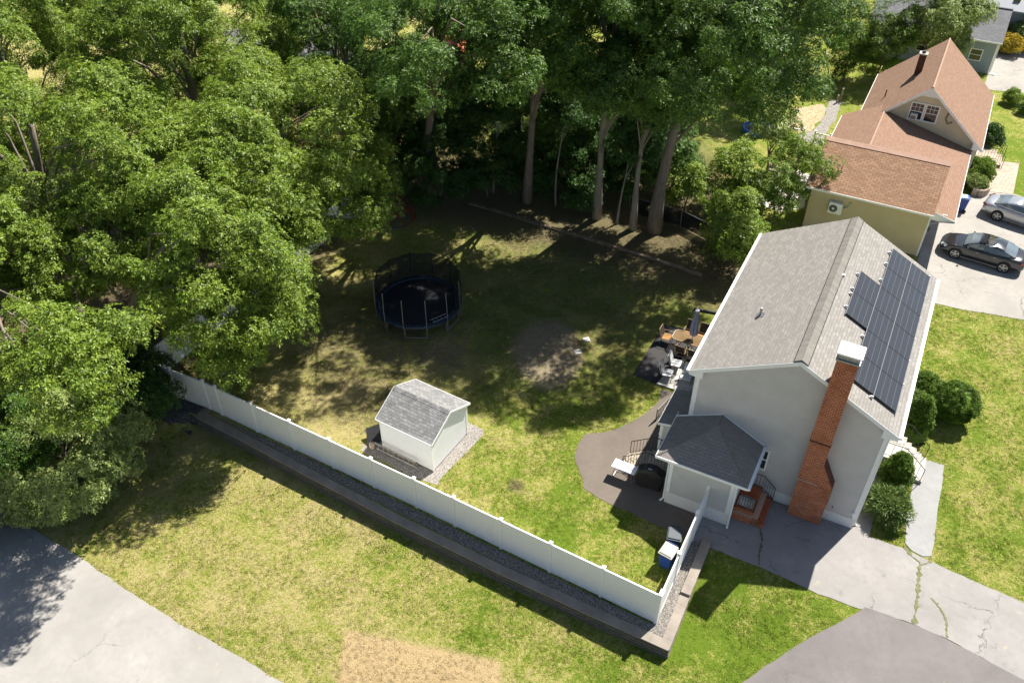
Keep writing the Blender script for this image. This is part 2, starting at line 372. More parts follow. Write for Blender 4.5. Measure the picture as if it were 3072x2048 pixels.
def tag(o, label=None, cat=None, group=None, kind=None):
    if label: o['label'] = label
    if cat: o['category'] = cat
    if group: o['group'] = group
    if kind: o['kind'] = kind
    return o
def empty(name, loc, rz=0, label=None, cat=None, group=None):
    o = bpy.data.objects.new(name, None); COL.objects.link(o); o.location = loc; o.rotation_euler.z = rz
    o.empty_display_size = .3; return tag(o, label, cat, group)
def copy_tree(o, parent=None):
    c = o.copy(); COL.objects.link(c); c.parent = parent
    for ch in list(o.children): copy_tree(ch, c)
    return c
YAW = R(27.341); HC = (14.698, 23.248)
cu, su = math.cos(YAW), math.sin(YAW)
def LW(x, y, z=0): return (HC[0]+cu*x+su*y, HC[1]-su*x+cu*y, z)     # house frame -> world
def WL(x, y): dx, dy = x-HC[0], y-HC[1]; return (cu*dx-su*dy, su*dx+cu*dy)
HR = -YAW

# ------------------------------------------------------------------ ground
WA = Vector((-15.57, 30.02)); WC = Vector((5.98, 17.50)); WD = Vector((8.47, 22.44))
dA = (WC-WA).normalized(); nA = Vector((-dA.y, dA.x)); dB = (WD-WC).normalized(); nB = Vector((-dB.y, dB.x))
def S(t): t = max(0., min(1., t)); return t*t*(3-2*t)
def hgt(x, y):
    p = Vector((x, y)); a = (p-WC).dot(nA); b = (p-WC).dot(nB)       # >0 : yard side
    lx, ly = WL(x, y)
    d = min(a, b)
    low = -(.56+.30*S(-d/2.6))*S((-3.9-ly)/3.6)*S((1.2-lx)/5); along = (p-WA).dot(dA)
    width = .03 + 2.2*S(-along/1.5)
    k = (0. if d > .02 else 1.) if width < .04 else 1-S((d+width)/width)
    return low*k
def lines(a, b, f0, f1, fine, coarse):
    v = []; x = a
    while x < b-1e-6:
        v.append(x); x += fine if f0 <= x < f1 else coarse
    v.append(b); return v
def grid_lines(lo, hi, f0, f1):
    v = list(np.arange(f0, f1+.01, .5)); s_ = 1.; x = f0
    while x > lo: x -= s_; s_ *= 1.35; v.append(x)
    s_ = 1.; x = f1
    while x < hi: x += s_; s_ *= 1.35; v.append(x)
    return sorted(v)
def make_ground():
    xs = grid_lines(-420, 420, -34, 36); ys = grid_lines(-120, 700, 6, 56)
    me = bpy.data.meshes.new("ground"); nx, ny = len(xs), len(ys)
    me.from_pydata([(x, y, 0) for y in ys for x in xs], [], [(j*nx+i, j*nx+i+1, (j+1)*nx+i+1, (j+1)*nx+i) for j in range(ny-1) for i in range(nx-1)])
    bm = bmesh.new(); bm.from_mesh(me)
    for n_, off in ((nA, 0), (nA, .04), (nB, 0), (nB, .04)):
        co = WC + n_*off
        bmesh.ops.bisect_plane(bm, geom=bm.verts[:]+bm.edges[:]+bm.faces[:], plane_co=(co.x, co.y, 0), plane_no=(n_.x, n_.y, 0), dist=1e-5)
    for v in bm.verts: v.co.z = hgt(v.co.x, v.co.y)
    bm.to_mesh(me); bm.free(); me.materials.append(M['grass'])
    for p in me.polygons: p.use_smooth = False
    o = bpy.data.objects.new("ground", me); COL.objects.link(o); tag(o, kind='structure')
make_ground()

def wobble(poly, amp, step, seed, keep=()):
    rnd = random.Random(seed); out = []
    n = len(poly)
    for i in range(n):
        a = Vector(poly[i]); b = Vector(poly[(i+1) % n]); L_ = (b-a).length; out.append(tuple(a))
        if i in keep: continue
        k = max(1, int(L_/step)); nn = Vector((-(b-a).y, (b-a).x)).normalized()
        w1 = 0
        for j in range(1, k):
            w1 = .6*w1 + rnd.gauss(0, amp); t_ = j/k; q = a+(b-a)*t_ + nn*w1; out.append(tuple(q))
    return out
PAVED = []
def drape(name, poly, mat, off=.02, kind='structure', flat=None, th=0, label=None, cat=None):
    if kind == 'structure': PAVED.append(np.array([(p[0], p[1]) for p in poly]))
    bm = bmesh.new(); vs = [bm.verts.new((p[0], p[1], 0)) for p in poly]
    tris = tessellate_polygon([[Vector((p[0], p[1], 0)) for p in poly]])
    for tr in tris:
        try: bm.faces.new([vs[i] for i in tr])
        except ValueError: pass
    if flat is None:
        x0, x1 = min(p[0] for p in poly), max(p[0] for p in poly); y0, y1 = min(p[1] for p in poly), max(p[1] for p in poly)
        if x1-x0 < 90:
            for x in np.arange(math.ceil(x0*2)/2, x1, .5):
                bmesh.ops.bisect_plane(bm, geom=bm.verts[:]+bm.edges[:]+bm.faces[:], plane_co=(x, 0, 0), plane_no=(1, 0, 0), dist=1e-5)
            for y in np.arange(math.ceil(y0*2)/2, y1, .5):
                bmesh.ops.bisect_plane(bm, geom=bm.verts[:]+bm.edges[:]+bm.faces[:], plane_co=(0, y, 0), plane_no=(0, 1, 0), dist=1e-5)
        for v in bm.verts: v.co.z = hgt(v.co.x, v.co.y)+off
    else:
        for v in bm.verts: v.co.z = flat
    bmesh.ops.recalc_face_normals(bm, faces=bm.faces)
    if sum(f.normal.z for f in bm.faces) < 0: bmesh.ops.reverse_faces(bm, faces=bm.faces)
    me = bpy.data.meshes.new(name); bm.to_mesh(me); bm.free(); me.materials.append(mat)
    o = bpy.data.objects.new(name, me); COL.objects.link(o); tag(o, label, cat, kind=kind); return o
def loc_poly(pts): return [LW(x, y)[:2] for x, y in pts]

# street at the lower left
drape("street", wobble([(-60, 46), (-32, 29.6), (-23.2, 24.8), (-19.5, 22.85), (-16.55, 21.0), (-13.62, 19.25), (-10.44, 17.6), (-8.5, 16.5), (-4, 14), (4, 8), (4, -10), (-60, -10)], .014, .3, 1, (8, 9, 10, 11)), M['street'], .025)
# driveway, walk, aprons by the house (house frame)
drape("driveway", wobble(loc_poly([(-6.4, -.2), (-6.0, -3.75), (-4.6, -3.8), (-2.9, -3.78), (-1.0, -3.92), (1.18, -3.9), (2.75, -3.62), (4.3, -3.68), (7.2, -4.2), (12, -5.0), (40, -8), (40, -3), (12, -1.1), (6.88, -.6), (4.98, -.42), (3.36, -.22), (2.12, -.06), (.78, -.12), (.76, 3.6), (-.05, 3.6), (-.05, -.01)]), .02, .4, 2, (17, 18, 19, 20)), M['drive'], .02)
drape("side_road", wobble(loc_poly([(1.25, -3.72), (3.06, -3.66), (4.3, -3.72), (7.2, -4.24), (12, -5.04), (40, -8.04), (40, -30), (-1, -30), (-3.2, -10.2), (-1.65, -7.75), (-.51, -6.16), (.45, -4.93), (1.1, -4.0)]), .02, .4, 3), M['asphalt_new'], .032)
drape("front_walk", wobble(loc_poly([(1.98, 5.6), (3.15, 5.66), (3.25, 1.4), (3.28, .05), (2.95, -.12), (2.5, -.02), (2.2, .25), (2.02, 1.96)]), .015, .3, 4), M['walk'], .024)
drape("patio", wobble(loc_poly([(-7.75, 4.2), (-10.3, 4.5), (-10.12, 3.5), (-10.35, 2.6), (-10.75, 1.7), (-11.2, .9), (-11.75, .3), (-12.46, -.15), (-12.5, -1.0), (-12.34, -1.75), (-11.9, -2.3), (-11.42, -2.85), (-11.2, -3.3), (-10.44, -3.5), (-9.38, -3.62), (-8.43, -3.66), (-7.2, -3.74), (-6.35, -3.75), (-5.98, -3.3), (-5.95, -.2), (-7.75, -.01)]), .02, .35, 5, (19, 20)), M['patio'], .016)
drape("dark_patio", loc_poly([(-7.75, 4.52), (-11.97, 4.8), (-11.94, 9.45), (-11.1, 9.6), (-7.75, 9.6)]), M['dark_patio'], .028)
drape("gravel_strip", [(-15.2, 30.35), (-9.4, 27.2), (-2.46, 23.2), (5.5, 18.62), (8.35, 23.9), (8.62, 22.9), (8.1, 21.6), (6.0, 17.75), (-.51, 21.45), (-9.54, 26.75)], M['gravel_strip'], .012)
drape("gravel_pad", wobble([(-2.05, 29.55), (-1.35, 29.05), (-2.5, 27.2), (-3.39, 25.65), (-4.0, 25.9), (-7.15, 27.7), (-6.8, 28.35), (-6.2, 29.2), (-4.2, 30.3)], .04, .3, 8), M['gravel'], .012)
drape("neighbour_driveway", wobble(loc_poly([(-.3, 22.6), (-.3, 19.8), (1.2, 18.4), (3.2, 18.6), (5.8, 19.1), (12, 20.0), (30, 22), (30, 33), (8, 33.2), (3.6, 33.6), (2.7, 33.2), (2.0, 32.0), (.4, 31.8), (-.3, 31.8)]), .03, .5, 9), M['ndrive'], .02)
drape("paver_walk", loc_poly([(2.9, 33.15), (4.35, 33.5), (4.45, 38.3), (2.6, 37.9), (2.75, 36)]), M['paver'], .034)
drape("far_driveway", wobble(loc_poly([(1.2, 50.6), (4.0, 51.2), (30, 55), (30, 66), (3.6, 61), (1.5, 60), (1.2, 56)]), .05, .6, 10), M['ndrive'], .02)
drape("mulch_bed", wobble(loc_poly([(-10.1, 41.6), (-11.8, 40), (-11.5, 36.6), (-10.7, 35.7), (-9.9, 36.4), (-9.6, 39), (-9.7, 41)]), .08, .4, 11), M['sand'], .012)
drape("gravel_path", wobble(loc_poly([(-9.8, 34.6), (-8.8, 34.6), (-8.75, 37), (-8.7, 40), (-8.6, 42.6), (-9.8, 43), (-9.7, 41), (-9.55, 39), (-9.9, 36.4), (-10.6, 35.5)]), .06, .4, 12), M['gravel'], .02)
drape("dark_gravel_bed", wobble([(-15.35, 30.35), (-14.9, 31.3), (-18.3, 33.0), (-19.2, 31.6), (-17.2, 29.9), (-15.8, 29.3)], .08, .4, 13), M['gravel_dark'], .03)
# weeds growing in the long cracks of the driveway
def crack(name, pts, wd, seed):
    rnd = random.Random(seed); L_ = []; R_ = []
    P = [Vector(LW(*q)[:2]) for q in pts]; Q = []
    for a, b in zip(P, P[1:]):
        for k in range(8): Q.append(a+(b-a)*k/8)
    Q.append(P[-1])
    for i, q in enumerate(Q):
        d = (Q[min(i+1, len(Q)-1)]-Q[max(i-1, 0)]).normalized(); n_ = Vector((-d.y, d.x)); w_ = wd*(.25+1.3*rnd.random()**1.6)
        L_.append(tuple(q+n_*w_+n_*rnd.gauss(0, .025))); R_.append(tuple(q-n_*w_))
    return L_+R_[::-1]
drape("crack_weeds", crack("a", [(2.15, .1), (2.5, -.28), (2.9, -.5), (3.0, -1.7), (3.06, -2.6), (3.1, -3.6)], .085, 1), M['weeds'], .036, 'stuff')
drape("crack_weeds", crack("b", [(3.3, .05), (3.25, -.3), (2.95, -.6)], .05, 2), M['weeds'], .037, 'stuff')
drape("crack_weeds", crack("c", [(3.52, -2.05), (3.92, -2.41), (4.22, -2.9), (4.3, -3.63)], .04, 3), M['weeds'], .036, 'stuff')
drape("crack_weeds", crack("d", [(-3.5, -1.86), (-3.25, -2.4), (-3.2, -3.0), (-3.05, -3.75)], .04, 4), M['weeds'], .036, 'stuff')

# ------------------------------------------------------------------ foliage generator
def rot_to(ax, rng, spin=True):
    n = len(ax); up = np.tile(np.array([[0., 0, 1]]), (n, 1)); up[np.abs(ax[:, 2]) > .95] = [1, 0, 0]
    a = np.cross(up, ax); a /= np.linalg.norm(a, axis=1)[:, None]; b = np.cross(ax, a)
    th = rng.uniform(0, 2*np.pi, n)
    return a*np.cos(th)[:, None]+b*np.sin(th)[:, None], -a*np.sin(th)[:, None]+b*np.cos(th)[:, None]
def leaf_mesh(name, C, AX, rng, nl, ll, lw, mat, parent, tilt=(.05, .6)):
    """C: twig tips (n,3), AX: growth axes; nl narrow leaves radiate from each tip"""
    n = len(C); a, b = rot_to(AX, rng)
    k = np.arange(nl); ph = 2*np.pi*k/nl
    ph = ph[None, :]+rng.uniform(-.5, .5, (n, nl)); el = rng.uniform(tilt[0], tilt[1], (n, nl)); L = ll*rng.uniform(.65, 1.25, (n, nl))
    d = (a[:, None]*np.cos(ph)[..., None]+b[:, None]*np.sin(ph)[..., None])*np.cos(el)[..., None]+AX[:, None]*np.sin(el)[..., None]
    s = np.cross(d, AX[:, None]); s /= np.linalg.norm(s, axis=2)[..., None]
    rl = rng.uniform(-.6, .6, (n, nl))[..., None]; nn = np.cross(s, d); s = s*np.cos(rl)+nn*np.sin(rl)
    o = C[:, None]+d*.02; W = (L*lw)[..., None]/2; Lx = L[..., None]
    sag = np.zeros_like(d); sag[..., 2] = -1
    v0 = o; v1 = o+d*Lx*.55+s*W; v2 = o+d*Lx+sag*Lx*.18; v3 = o+d*Lx*.55-s*W
    V = np.stack([v0, v1, v2, v3], 2).reshape(-1, 3)
    F = np.arange(len(V)).astype(np.int32)
    me = bpy.data.meshes.new(name); me.vertices.add(len(V)); me.vertices.foreach_set("co", V.astype(np.float32).ravel())
    nf = len(V)//4; me.loops.add(len(F)); me.loops.foreach_set("vertex_index", F)
    me.polygons.add(nf); me.polygons.foreach_set("loop_start", np.arange(0, nf*4, 4, dtype=np.int32))
    me.update(calc_edges=True); me.materials.append(mat)
    ob = bpy.data.objects.new(name, me); COL.objects.link(ob)
    if parent: ob.parent = parent
    return ob
def sph(rng, n, zmin=-1.):
    z = rng.uniform(zmin, 1, n); t_ = rng.uniform(0, 2*np.pi, n); r = np.sqrt(1-z*z)
    return np.stack([r*np.cos(t_), r*np.sin(t_), z], 1)
def clumps(rng, c, r, n, zmin=-.55, inner=.35):
    """clump centres through an uneven crown: mostly near its skin, some deeper"""
    if min(r) > 1.9:                                     # big crowns: billowing lobes, each carrying its own clumps
        r = np.array(r); k = int(rng.integers(8, 12)); ld = sph(rng, k, max(zmin, -.6)); ld[0] = (0, 0, 1)
        for _ in range(30):                              # spread the lobes apart
            df = ld[:, None]-ld[None]; ds = np.linalg.norm(df, axis=2)[..., None]+1e-3; ld = ld+(df/ds**3).sum(1)*.02; ld /= np.linalg.norm(ld, axis=1)[:, None]
            ld[:, 2] = np.clip(ld[:, 2], zmin, 1)
        lr = rng.uniform(.36, .52, k); li = rng.integers(0, k, n); d = sph(rng, n, -.75)
        dd = d+ld[li]*.75; dd /= np.linalg.norm(dd, axis=1)[:, None]
        q = np.where(rng.random(n) < inner*.6, rng.uniform(.3, .75, n), rng.uniform(.85, 1.05, n))
        P = ld[li]*.60+dd*(lr[li]*q)[:, None]
        return np.array(c)+P*r, dd
    d = sph(rng, n, zmin)
    ph = rng.uniform(0, 6.28, 3); bumps = 1+.16*np.sin(3*np.arctan2(d[:, 1], d[:, 0])+ph[0])+.12*np.sin(5*d[:, 2]+2*np.arctan2(d[:, 1], d[:, 0])+ph[1])
    q = np.where(rng.random(n) < inner, rng.uniform(.35, .8, n), rng.uniform(.82, 1.02, n))*bumps
    return np.array(c)+d*np.array(r)*q[:, None], d
def foliage(name, rng, CC, CD, cr, per, nl, ll, lw, mat, parent, flat=.6, tilt=(.05, .6)):
    n = len(CC); rad = cr*rng.uniform(.6, 1.3, n)
    idx = np.repeat(np.arange(n), per); m = len(idx)
    d = sph(rng, m, -.5); rr = rad[idx]*np.where(rng.random(m) < .3, rng.uniform(.3, .85, m), rng.uniform(.85, 1.1, m))
    P = CC[idx]+d*np.stack([rr, rr, rr*flat], 1)
    ax = d*.8+CD[idx]*.35+np.array([0, 0, .55])+rng.normal(0, .25, (m, 3)); ax /= np.linalg.norm(ax, axis=1)[:, None]
    return leaf_mesh(name, P, ax, rng, nl, ll, lw, mat, parent, tilt)
def tree(name, x, y, H, crown, mat, label, cat='tree', group=None, trunk_r=.28, seed=1, n=150, per=46, nl=7, ll=.19, lw=.34, cr=.85, bark='bark', lean=(0, 0), extra=(), inner=.35, zmin=-.55, forks=1, limbs=26):
    """crown = (dx, dy, zc, rx, ry, rz) relative to the trunk base"""
    rng = np.random.default_rng(seed); z0 = hgt(x, y)
    if cr > .8: n = int(n*1.0); per = int(per*1.65); cr = .66; ll *= .82; n = int(n*1.6); limbs = int(limbs*.7)
    root = empty(name, (x, y, z0), 0, label, cat, group)
    cs = [crown]+list(extra); CCs = []; CDs = []
    tot = sum(c[3]*c[4] for c in cs)
    for c in cs:
        k = max(8, int(n*c[3]*c[4]/tot)); a, b = clumps(rng, c[:3], c[3:], k, zmin, inner); CCs.append(a); CDs.append(b)
    CC = np.concatenate(CCs); CD = np.concatenate(CDs)
    foliage('crown', rng, CC, CD, cr, per, nl, ll, lw, mat, root, .8)
    m = MB(); top = Vector((crown[0]*.7+lean[0], crown[1]*.7+lean[1], crown[2]+crown[5]*.35))
    def axis(t_):
        return Vector((top.x*t_**1.6+.12*math.sin(5*t_+seed), top.y*t_**1.6+.12*math.cos(4*t_+seed), top.z*t_))
    pts = [axis(i/9) for i in range(10)]; pts[0].z = -.3
    m.tube(pts, [trunk_r*(1.45 if i == 0 else 1.12 if i == 1 else 1-.075*i) for i in range(10)], 10)
    sel = rng.choice(len(CC), min(limbs, len(CC)), replace=False)
    for j, i in enumerate(sel):
        e = Vector(CC[i]); t_ = min(.95, max(.35, (e.z/top.z)*.72+rng.uniform(-.12, .02)))
        s_ = axis(t_); md = (s_+e)/2+Vector((rng.normal(0, .25), rng.normal(0, .25), .25+.1*(e-s_).length)); r0 = trunk_r*(.30 if j > 3*forks else .5)*(1.1-t_*.5)
        m.tube([s_, s_.lerp(md, .55)+Vector((0, 0, .05)), md, md.lerp(e, .5), e], [r0, r0*.75, r0*.55, r0*.35, r0*.14], 6, False)
        for k in range(2):
            q = CC[rng.integers(len(CC))]
            if (Vector(q)-md).length < 2.6: m.tube([md, (md+Vector(q))/2+Vector((0, 0, .15)), Vector(q)], [r0*.35, r0*.22, .012], 5, False)
    m.build('trunk', M[bark], root, smooth=True, fixn=False)
    return root
def shrub(name, x, y, c, r, mat, label, cat='shrub', group=None, seed=1, n=60, per=40, nl=6, ll=.10, lw=.35, cr=.25, shape='round', core=.78, z0=None, tilt=(.3, 1.1), zmin=-.3):
    rng = np.random.default_rng(seed); z0 = hgt(x, y) if z0 is None else z0
    root = empty(name, (x, y, z0), 0, label, cat, group)
    d = sph(rng, n, zmin)
    q = rng.uniform(.84, 1.0, n)
    if shape == 'cone':
        w_ = np.sqrt(np.clip((1-d[:, 2])/1.35, 0.02, 1)); CC = np.array([0, 0, c])+np.stack([d[:, 0]/np.maximum(np.hypot(d[:, 0], d[:, 1]), .05)*w_*r[0], d[:, 1]/np.maximum(np.hypot(d[:, 0], d[:, 1]), .05)*w_*r[1], d[:, 2]*r[2]], 1)*1.0
        CC[:, :2] *= q[:, None]
    else: CC = np.array([0, 0, c])+d*np.array(r)*q[:, None]
    foliage('foliage', rng, CC, d, cr, per, nl, ll, lw, mat, root, .9, tilt)
    if core:
        bm = bmesh.new(); bmesh.ops.create_icosphere(bm, subdivisions=3, radius=1)
        for v in bm.verts:
            z_ = v.co.z
            if shape == 'cone':
                w2 = math.sqrt(max(.0, (1-z_)/1.35)); h_ = math.hypot(v.co.x, v.co.y) or 1; v.co = Vector((v.co.x/h_*w2, v.co.y/h_*w2, z_))
            k = core+random.Random(v.index).uniform(-.02, .02)
            v.co = Vector((v.co.x*r[0]*k, v.co.y*r[1]*k, max(.02-c, v.co.z*r[2]*k)))+Vector((0, 0, c))
        me = bpy.data.meshes.new('inner_foliage'); bm.to_mesh(me); bm.free(); me.materials.append(mat)
        o = bpy.data.objects.new('inner_foliage', me); COL.objects.link(o); o.parent = root
    m = MB()
    rr = random.Random(seed)
    for i in range(4): m.tube([(rr.uniform(-.08, .08), rr.uniform(-.08, .08), -.1), (rr.uniform(-.3, .3)*r[0], rr.uniform(-.3, .3)*r[1], c*.9)], [.04, .02], 5)
    m.build('stem', M['bark'], root)
    return root

# ------------------------------------------------------------------ the house with the solar panels
W_, L_, HE, HRG = 7.73, 11.1, 6.09, 8.26; OVS = .34; SL = (HRG-HE)/(W_/2+OVS); RX = -W_/2
def zr(x): return HRG-SL*abs(x-RX)
def window(parent, plane, u0, u1, z0, z1, at, out, grid=0, fr=.07, name='window', ac=False):
    """double-hung window: plane 'y' (wall at y=at, facing out=-1/+1) or 'x'"""
    def bx(m, a0, a1, b0, b1, d0, d1):
        lo, hi = sorted((at+out*d0, at+out*d1))
        m.box(a0, a1, lo, hi, b0, b1) if plane == 'y' else m.box(lo, hi, a0, a1, b0, b1)
    m = MB(); bx(m, u0-fr, u1+fr, z1, z1+fr, .004, .06); bx(m, u0-fr, u0, z0-fr, z1, .004, .05); bx(m, u1, u1+fr, z0-fr, z1, .004, .05)
    bx(m, u0, u1, z0-fr*.9, z0, .004, .075); zm = (z0+z1)/2; bx(m, u0, u1, zm-.022, zm+.022, .01, .045)
    f = m.build(name, M['white'], parent)
    g = MB(); bx(g, u0, u1, z0, z1, .003, .012); g.build('pane', M['glass'], f)
    if grid:
        k = MB(); zt = z1
        for i in range(1, grid): uu = u0+(u1-u0)*i/grid; bx(k, uu-.011, uu+.011, zm+.022, z1, .013, .03)
        bx(k, u0, u1, zm+(z1-zm)*.55-.011, zm+(z1-zm)*.55+.011, .013, .028); k.build('muntin', M['white'], f)
    return f
def downspout(parent, x, y, z0, z1, kick=(0, -.12), name='downspout'):
    MB().tube([(x, y, z1), (x, y, z0+.18), (x+kick[0]*.4, y+kick[1]*.4, z0+.1), (x+kick[0], y+kick[1], z0+.04)], .045, 6).build(name, M['white'], parent)

house = empty('house', (*HC, 0), HR, 'grey sided house with solar panels and a tall red brick chimney', 'house')
m = MB(); m.ext([(0, .02), (0, zr(0)-.12), (RX, HRG-.12), (-W_, zr(0)-.12), (-W_, .02)], 'y', 0, L_); m.build('wall', M['siding_grey'], house)
m = MB(); m.box(-W_-.02, -4.87, -.02, L_+.02, -.3, .58); m.box(-4.87, .02, -.022, L_+.021, -.3, .60); m.build('foundation', M['found'], house)
# roof: two slopes, ridge cap strip with dark grooves
m = MB(); m.slabq([(-W_-OVS, -.22, HE), (RX, -.22, HRG), (RX, L_+.24, HRG), (-W_-OVS, L_+.24, HE)], .10)
m.slabq([(RX, -.22, HRG), (OVS, -.22, HE), (OVS, L_+.24, HE), (RX, L_+.24, HRG)], .10); roof = m.build('roof', M['roof_grey_x'], house)
m = MB(); cw = .27
m.slabq([(RX-cw, -.20, zr(RX-cw)+.05), (RX, -.20, HRG+.07), (RX, L_+.22, HRG+.07), (RX-cw, L_+.22, zr(RX-cw)+.05)], .05)
m.slabq([(RX, -.20, HRG+.07), (RX+cw, -.20, zr(RX+cw)+.05), (RX+cw, L_+.22, zr(RX+cw)+.05), (RX, L_+.22, HRG+.07)], .05); m.build('ridge_vent', M['cap_grey'], roof)
m = MB()
for s_ in (-1, 1): m.slabq([(RX+s_*(cw+.03), -.19, zr(RX+cw+.03)+.012), (RX+s_*cw, -.19, zr(RX+cw)+.012), (RX+s_*cw, L_+.21, zr(RX+cw)+.012), (RX+s_*(cw+.03), L_+.21, zr(RX+cw+.03)+.012)], .01)
m.build('vent_slot', M['black_metal'], roof)
# rake boards, fascia, corner boards
m = MB()
for yy in (-.245, L_+.242):
    for (xa, xb) in ((-W_-OVS, RX), (RX, OVS)):
        za, zb = zr(xa)-.012, zr(xb)-.012
        m.ext([(xa, za), (xb, zb), (xb, zb-.2), (xa, za-.2)], 'y', yy, yy+.022)
m.ext([(-W_-OVS, HE-.1), (-W_+.25, zr(-W_+.25)-.1), (-W_+.25, HE-.32), (-W_-OVS, HE-.25)], 'y', -.222, -.004)
m.ext([(OVS, HE-.1), (-.25, zr(-.25)-.1), (-.25, HE-.32), (OVS, HE-.25)], 'y', -.222, -.004)
m.box(-W_-OVS, -W_-.005, -.003, L_, HE-.27, HE-.25); m.box(.005, OVS, -.003, L_, HE-.27, HE-.25)
m.build('rake_board', M['white'], house)
m = MB(); m.box(-.12, .022, -.024, -.002, .60, HE-.3); m.box(.003, .025, -.002, .12, .60, HE-.3); m.box(-W_-.022, -W_+.12, -.024, -.002, .58, HE-.3); m.box(-W_-.025, -W_-.003, -.002, .12, .58, HE-.3)
m.build('corner_board', M['white'], house)
def gutter(x, y0, y1, z, s_, parent):
    m = MB(); m.ext([(x, z), (x+s_*.11, z), (x+s_*.11, z-.02), (x+s_*.13, z-.02), (x+s_*.12, z-.1), (x+s_*.02, z-.12), (x, z-.12)], 'y', y0, y1)
    y = y0+.4
    while y < y1: m.box(min(x, x+s_*.13), max(x, x+s_*.13), y, y+.03, z, z+.012); y += .8
    return m.build('gutter', M['white'], parent)
gutter(OVS+.002, -.22, L_+.24, HE-.02, 1, house); gutter(-W_-OVS-.002, -.22, L_+.24, HE-.02, -1, house)
downspout(house, .07, .22, 0, HE-.2, (.1, 0)); downspout(house, -W_-.07, .1, 3.2, HE-.2, (0, -.02))
# solar array: rows of black panels
t = NT("solar_cells"); x, y, z = t.xyz(t.tc)
fr_ = t.math('FRACT', t.math('DIVIDE', t.math('ADD', x, 1.96), .245)); fy = t.math('FRACT', t.math('DIVIDE', y, .167)); fx2 = t.math('FRACT', t.math('DIVIDE', t.math('ADD', x, 1.96), .163))
ln = t.math('MAXIMUM', t.sm(fr_, .04, .0), t.sm(fr_, .96, 1))
cell = t.math('MAXIMUM', t.sm(fy, .05, 0), 0)
col = t.mix(t.math('MULTIPLY', ln, .45), (.030, .032, .037, 1), (.32, .33, .35, 1)); col = t.mix(t.math('MULTIPLY', cell, .15), col, (.10, .11, .13, 1))
col = t.mix(t.math('MULTIPLY', t.noise(.8, 4), .25), col, (.05, .055, .065, 1))
M['solar'] = t.fin(col, .22, .6)
arr_x = [(-2.94, -1.99, 4.13, 7.50, 2), (-1.95, -1.01, .78, 10.83, 6), (-.97, -.03, .78, 10.83, 6)]
for (xa, xb, ya, yb, k) in arr_x:
    st = (yb-ya)/k
    for i in range(k):
        y0, y1 = ya+i*st+.01, ya+(i+1)*st-.01; up = .13
        m = MB(); m.slabq([(xa, y0, zr(xa)+up), (xb, y0, zr(xb)+up), (xb, y1, zr(xb)+up), (xa, y1, zr(xa)+up)], .035)
        p_ = m.build('solar_panel', M['solar'], house)
        f_ = MB(); e = .016
        for q in (((xa, xa+e), (y0, y1)), ((xb-e, xb), (y0, y1)), ((xa+e, xb-e), (y0, y0+e)), ((xa+e, xb-e), (y1-e, y1))):
            (a0, a1), (b0, b1) = q; f_.slabq([(a0, b0, zr(a0)+up+.004), (a1, b0, zr(a1)+up+.004), (a1, b1, zr(a1)+up+.004), (a0, b1, zr(a0)+up+.004)], .004)
        f_.build('panel_frame', M['black_metal'], p_)
m = MB()
for (xx, ya, yb) in ((-1.97, .62, 10.95), (-.99, .62, 10.95), (-.01, .70, 10.9), (-2.96, 4.05, 7.6)):
    m.slabq([(xx-.013, ya, zr(xx-.013)+.142), (xx+.013, ya, zr(xx+.013)+.142), (xx+.013, yb, zr(xx+.013)+.142), (xx-.013, yb, zr(xx-.013)+.142)], .03)
m.build('panel_rail', M['grey_metal'], house)
m = MB()
for (xx, yy) in [(-2.98, 4.6), (-2.98, 5.6), (-2.98, 6.0), (-2.98, 7.2), (-1.99, 8.0), (-1.99, 9.4), (-1.99, 10.4), (-1.99, 2.6), (-1.99, 3.6), (-.99, .66), (.02, 2.6), (.02, 4.2), (.02, 5.8), (.02, 7.4), (.02, 9.0), (.02, 10.9)]:
    m.cbox((xx-.05, yy, zr(xx)+.12), .10, .07, .07); m.cbox((xx-.12, yy, zr(xx)+.06), .05, .10, .10)
m.build('panel_clamp', M['galv'], house)
MB().tube([(-6.25, 3.5, 6.95), (-6.25, 3.5, 7.42)], .055, 10).build('vent_pipe', M['galv'], roof)
MB().slabq([(-6.42, 3.33, zr(-6.42)+.02), (-6.08, 3.33, zr(-6.08)+.02), (-6.08, 3.67, zr(-6.08)+.02), (-6.42, 3.67, zr(-6.42)+.02)], .02).build('vent_flashing', M['galv'], roof)
MB().cbox((-3.57, 6.46, 8.14), .14, .1, .09).build('roof_box', M['white'], roof)
# chimney
ch = MB(); ch.ext([(-2.68, -.1), (-2.68, 2.32), (-2.70, 2.32), (-2.70, 4.70), (-2.68, 9.05), (-1.87, 9.05), (-1.87, 3.55), (-1.28, 2.40), (-1.28, -.1)], 'y', -.49, .20)
chim = ch.build('chimney', M['brick'], house)
MB().ext([(-1.875, 3.6), (-1.86, 3.6), (-1.262, 2.42), (-1.262, 1.4), (-1.276, 1.4), (-1.276, 2.40)], 'y', -.50, 0).build('shoulder_cap', M['brick_dark'], chim)
MB().box(-2.715, -1.86, -.505, .21, 4.66, 4.74).build('ledge', M['brick_dark'], chim)
MB().box(-2.69, -1.86, -.502, -.485, 2.30, 2.335).build('stone_band', M['concrete'], chim)
m = MB(); m.box(-2.72, -1.83, -.53, .24, 9.05, 9.12); m.box(-2.66, -1.89, -.47, .18, 9.12, 9.36); m.build('chimney_collar', M['galv'], chim)
MB().box(-2.74, -1.81, -.55, .26, 9.36, 9.44).build('chimney_cap', M['white'], chim, bevel=.02)
